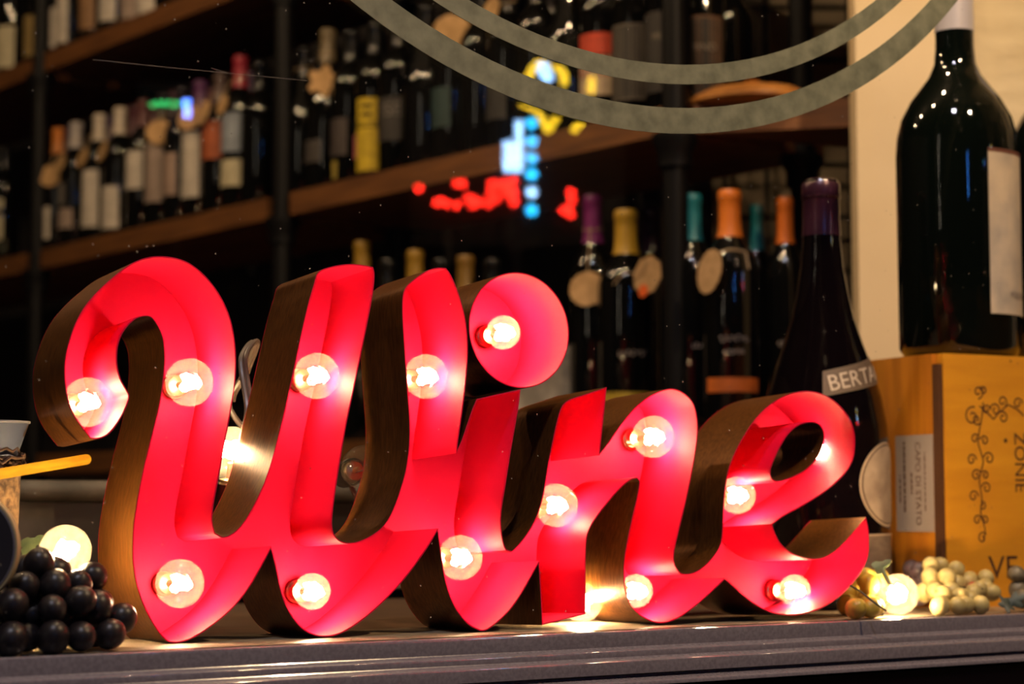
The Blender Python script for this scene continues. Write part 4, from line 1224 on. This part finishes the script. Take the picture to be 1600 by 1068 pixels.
def sign_stand(name, label, cat, px, py, w, h, m_):
    """board and post that carry the lamps, standing on the pavement"""
    c = vpt(px, py, VD)
    f = (vpt(px, py, VD - 0.3) - vpt(px, py, VD)).normalized()      # faces the window
    f.z = 0; f.normalize()
    xx = Z.cross(f).normalized()
    t = thing(name, label, cat, basis(xx, -f, Z, Vector((c.x, c.y, -0.95))))
    MB().box(-w / 2, w / 2, 0.03, 0.05, c.z + 0.95 - h / 2, c.z + 0.95 + h / 2).obj('backing_board', m_, t, 0)
    MB().lathe([(0.025, 0.0), (0.025, c.z + 0.95 - h / 2)], 12, T((0, 0.04, 0))).obj('post', M_black, t)
    MB().lathe([(1e-5, 0.0), (0.16, 0.0), (0.16, 0.012), (0.03, 0.03), (0.025, 0.03)], 20, T((0, 0.04, 0.001))).obj('foot', M_black, t)
    return t
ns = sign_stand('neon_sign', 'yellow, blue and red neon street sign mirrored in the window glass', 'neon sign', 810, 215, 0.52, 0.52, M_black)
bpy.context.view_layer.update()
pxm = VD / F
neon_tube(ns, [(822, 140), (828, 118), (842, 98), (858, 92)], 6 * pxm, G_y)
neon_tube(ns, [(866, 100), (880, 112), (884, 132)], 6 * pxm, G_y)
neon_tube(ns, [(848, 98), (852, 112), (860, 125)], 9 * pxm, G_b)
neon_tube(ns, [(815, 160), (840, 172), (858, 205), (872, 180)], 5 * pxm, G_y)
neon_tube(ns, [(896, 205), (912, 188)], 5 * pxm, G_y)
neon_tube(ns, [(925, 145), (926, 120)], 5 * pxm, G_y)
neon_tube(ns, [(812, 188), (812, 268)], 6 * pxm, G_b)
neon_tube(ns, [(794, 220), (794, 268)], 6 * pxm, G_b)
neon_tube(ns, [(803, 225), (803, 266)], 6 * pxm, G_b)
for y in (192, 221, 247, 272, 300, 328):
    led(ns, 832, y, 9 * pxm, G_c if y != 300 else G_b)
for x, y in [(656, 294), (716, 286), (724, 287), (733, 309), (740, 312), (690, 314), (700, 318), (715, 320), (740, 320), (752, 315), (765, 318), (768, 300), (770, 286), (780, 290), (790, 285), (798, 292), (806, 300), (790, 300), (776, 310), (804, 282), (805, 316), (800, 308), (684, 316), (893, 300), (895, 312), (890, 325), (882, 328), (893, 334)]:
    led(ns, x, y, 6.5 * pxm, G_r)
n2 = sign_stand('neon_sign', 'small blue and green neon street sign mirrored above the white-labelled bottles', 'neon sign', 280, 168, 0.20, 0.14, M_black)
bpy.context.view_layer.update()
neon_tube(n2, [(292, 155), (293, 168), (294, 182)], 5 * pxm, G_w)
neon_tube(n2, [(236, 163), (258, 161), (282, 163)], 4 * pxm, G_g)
# blue glowing strip added out of view behind the camera to streak the big bottles
bs = thing('blue_streak_strip', 'tall blue glowing strip on a post, added for the streaks on the big bottles', 'neon sign', T((0.9, -1.2, -0.95)))
MB().lathe([(0.03, 0.0), (0.03, 2.15)], 12, T((0, -0.05, 0))).obj('post', M_black, bs)
MB().lathe([(1e-5, 0.0), (0.18, 0.0), (0.18, 0.012), (0.03, 0.03)], 20, T((0, -0.05, 0.001))).obj('foot', M_black, bs)
MB().tube([(0, 0, 1.50), (0, 0, 2.12)], 0.010, 10).obj('neon_tube', glow('streak_blue', (0.06, 0.36, 1.0), 60), bs)
ws = thing('warm_streak_strip', 'tall warm white glowing strip on a post, added for the streaks on bottle sides', 'light', T((-1.7, 0.1, -0.95)))  # unseen warm strip, added to draw long highlights on the bottles
MB().lathe([(0.03, 0.0), (0.03, 2.6)], 12, T((-0.05, -0.03, 0))).obj('post', M_black, ws)
MB().lathe([(1e-5, 0.0), (0.18, 0.0), (0.18, 0.012), (0.03, 0.03)], 20, T((-0.05, -0.03, 0.001))).obj('foot', M_black, ws)
MB().tube([(0, 0, 1.15), (0, 0, 2.55)], 0.012, 10).obj('light_tube', glow('strip_white', (1.0, 0.85, 0.62), 28), ws)
# strand of spider silk on the glass
gpt = lambda px, py: onp(px, py, WP + WI * 0.0145, WN)
sp_ = MB().tube([gpt(145, 93), gpt(250, 104), gpt(355, 114), gpt(480, 126)], 0.00011, 4)
sp_.tube([gpt(330, 106), gpt(345, 111), gpt(355, 114)], 0.0001, 4)
tag(sp_.obj('silk_strand', mat('silk', (0.35, 0.3, 0.27), 0.5)), 'fine strand of spider silk across the glass before the shelves', 'silk')
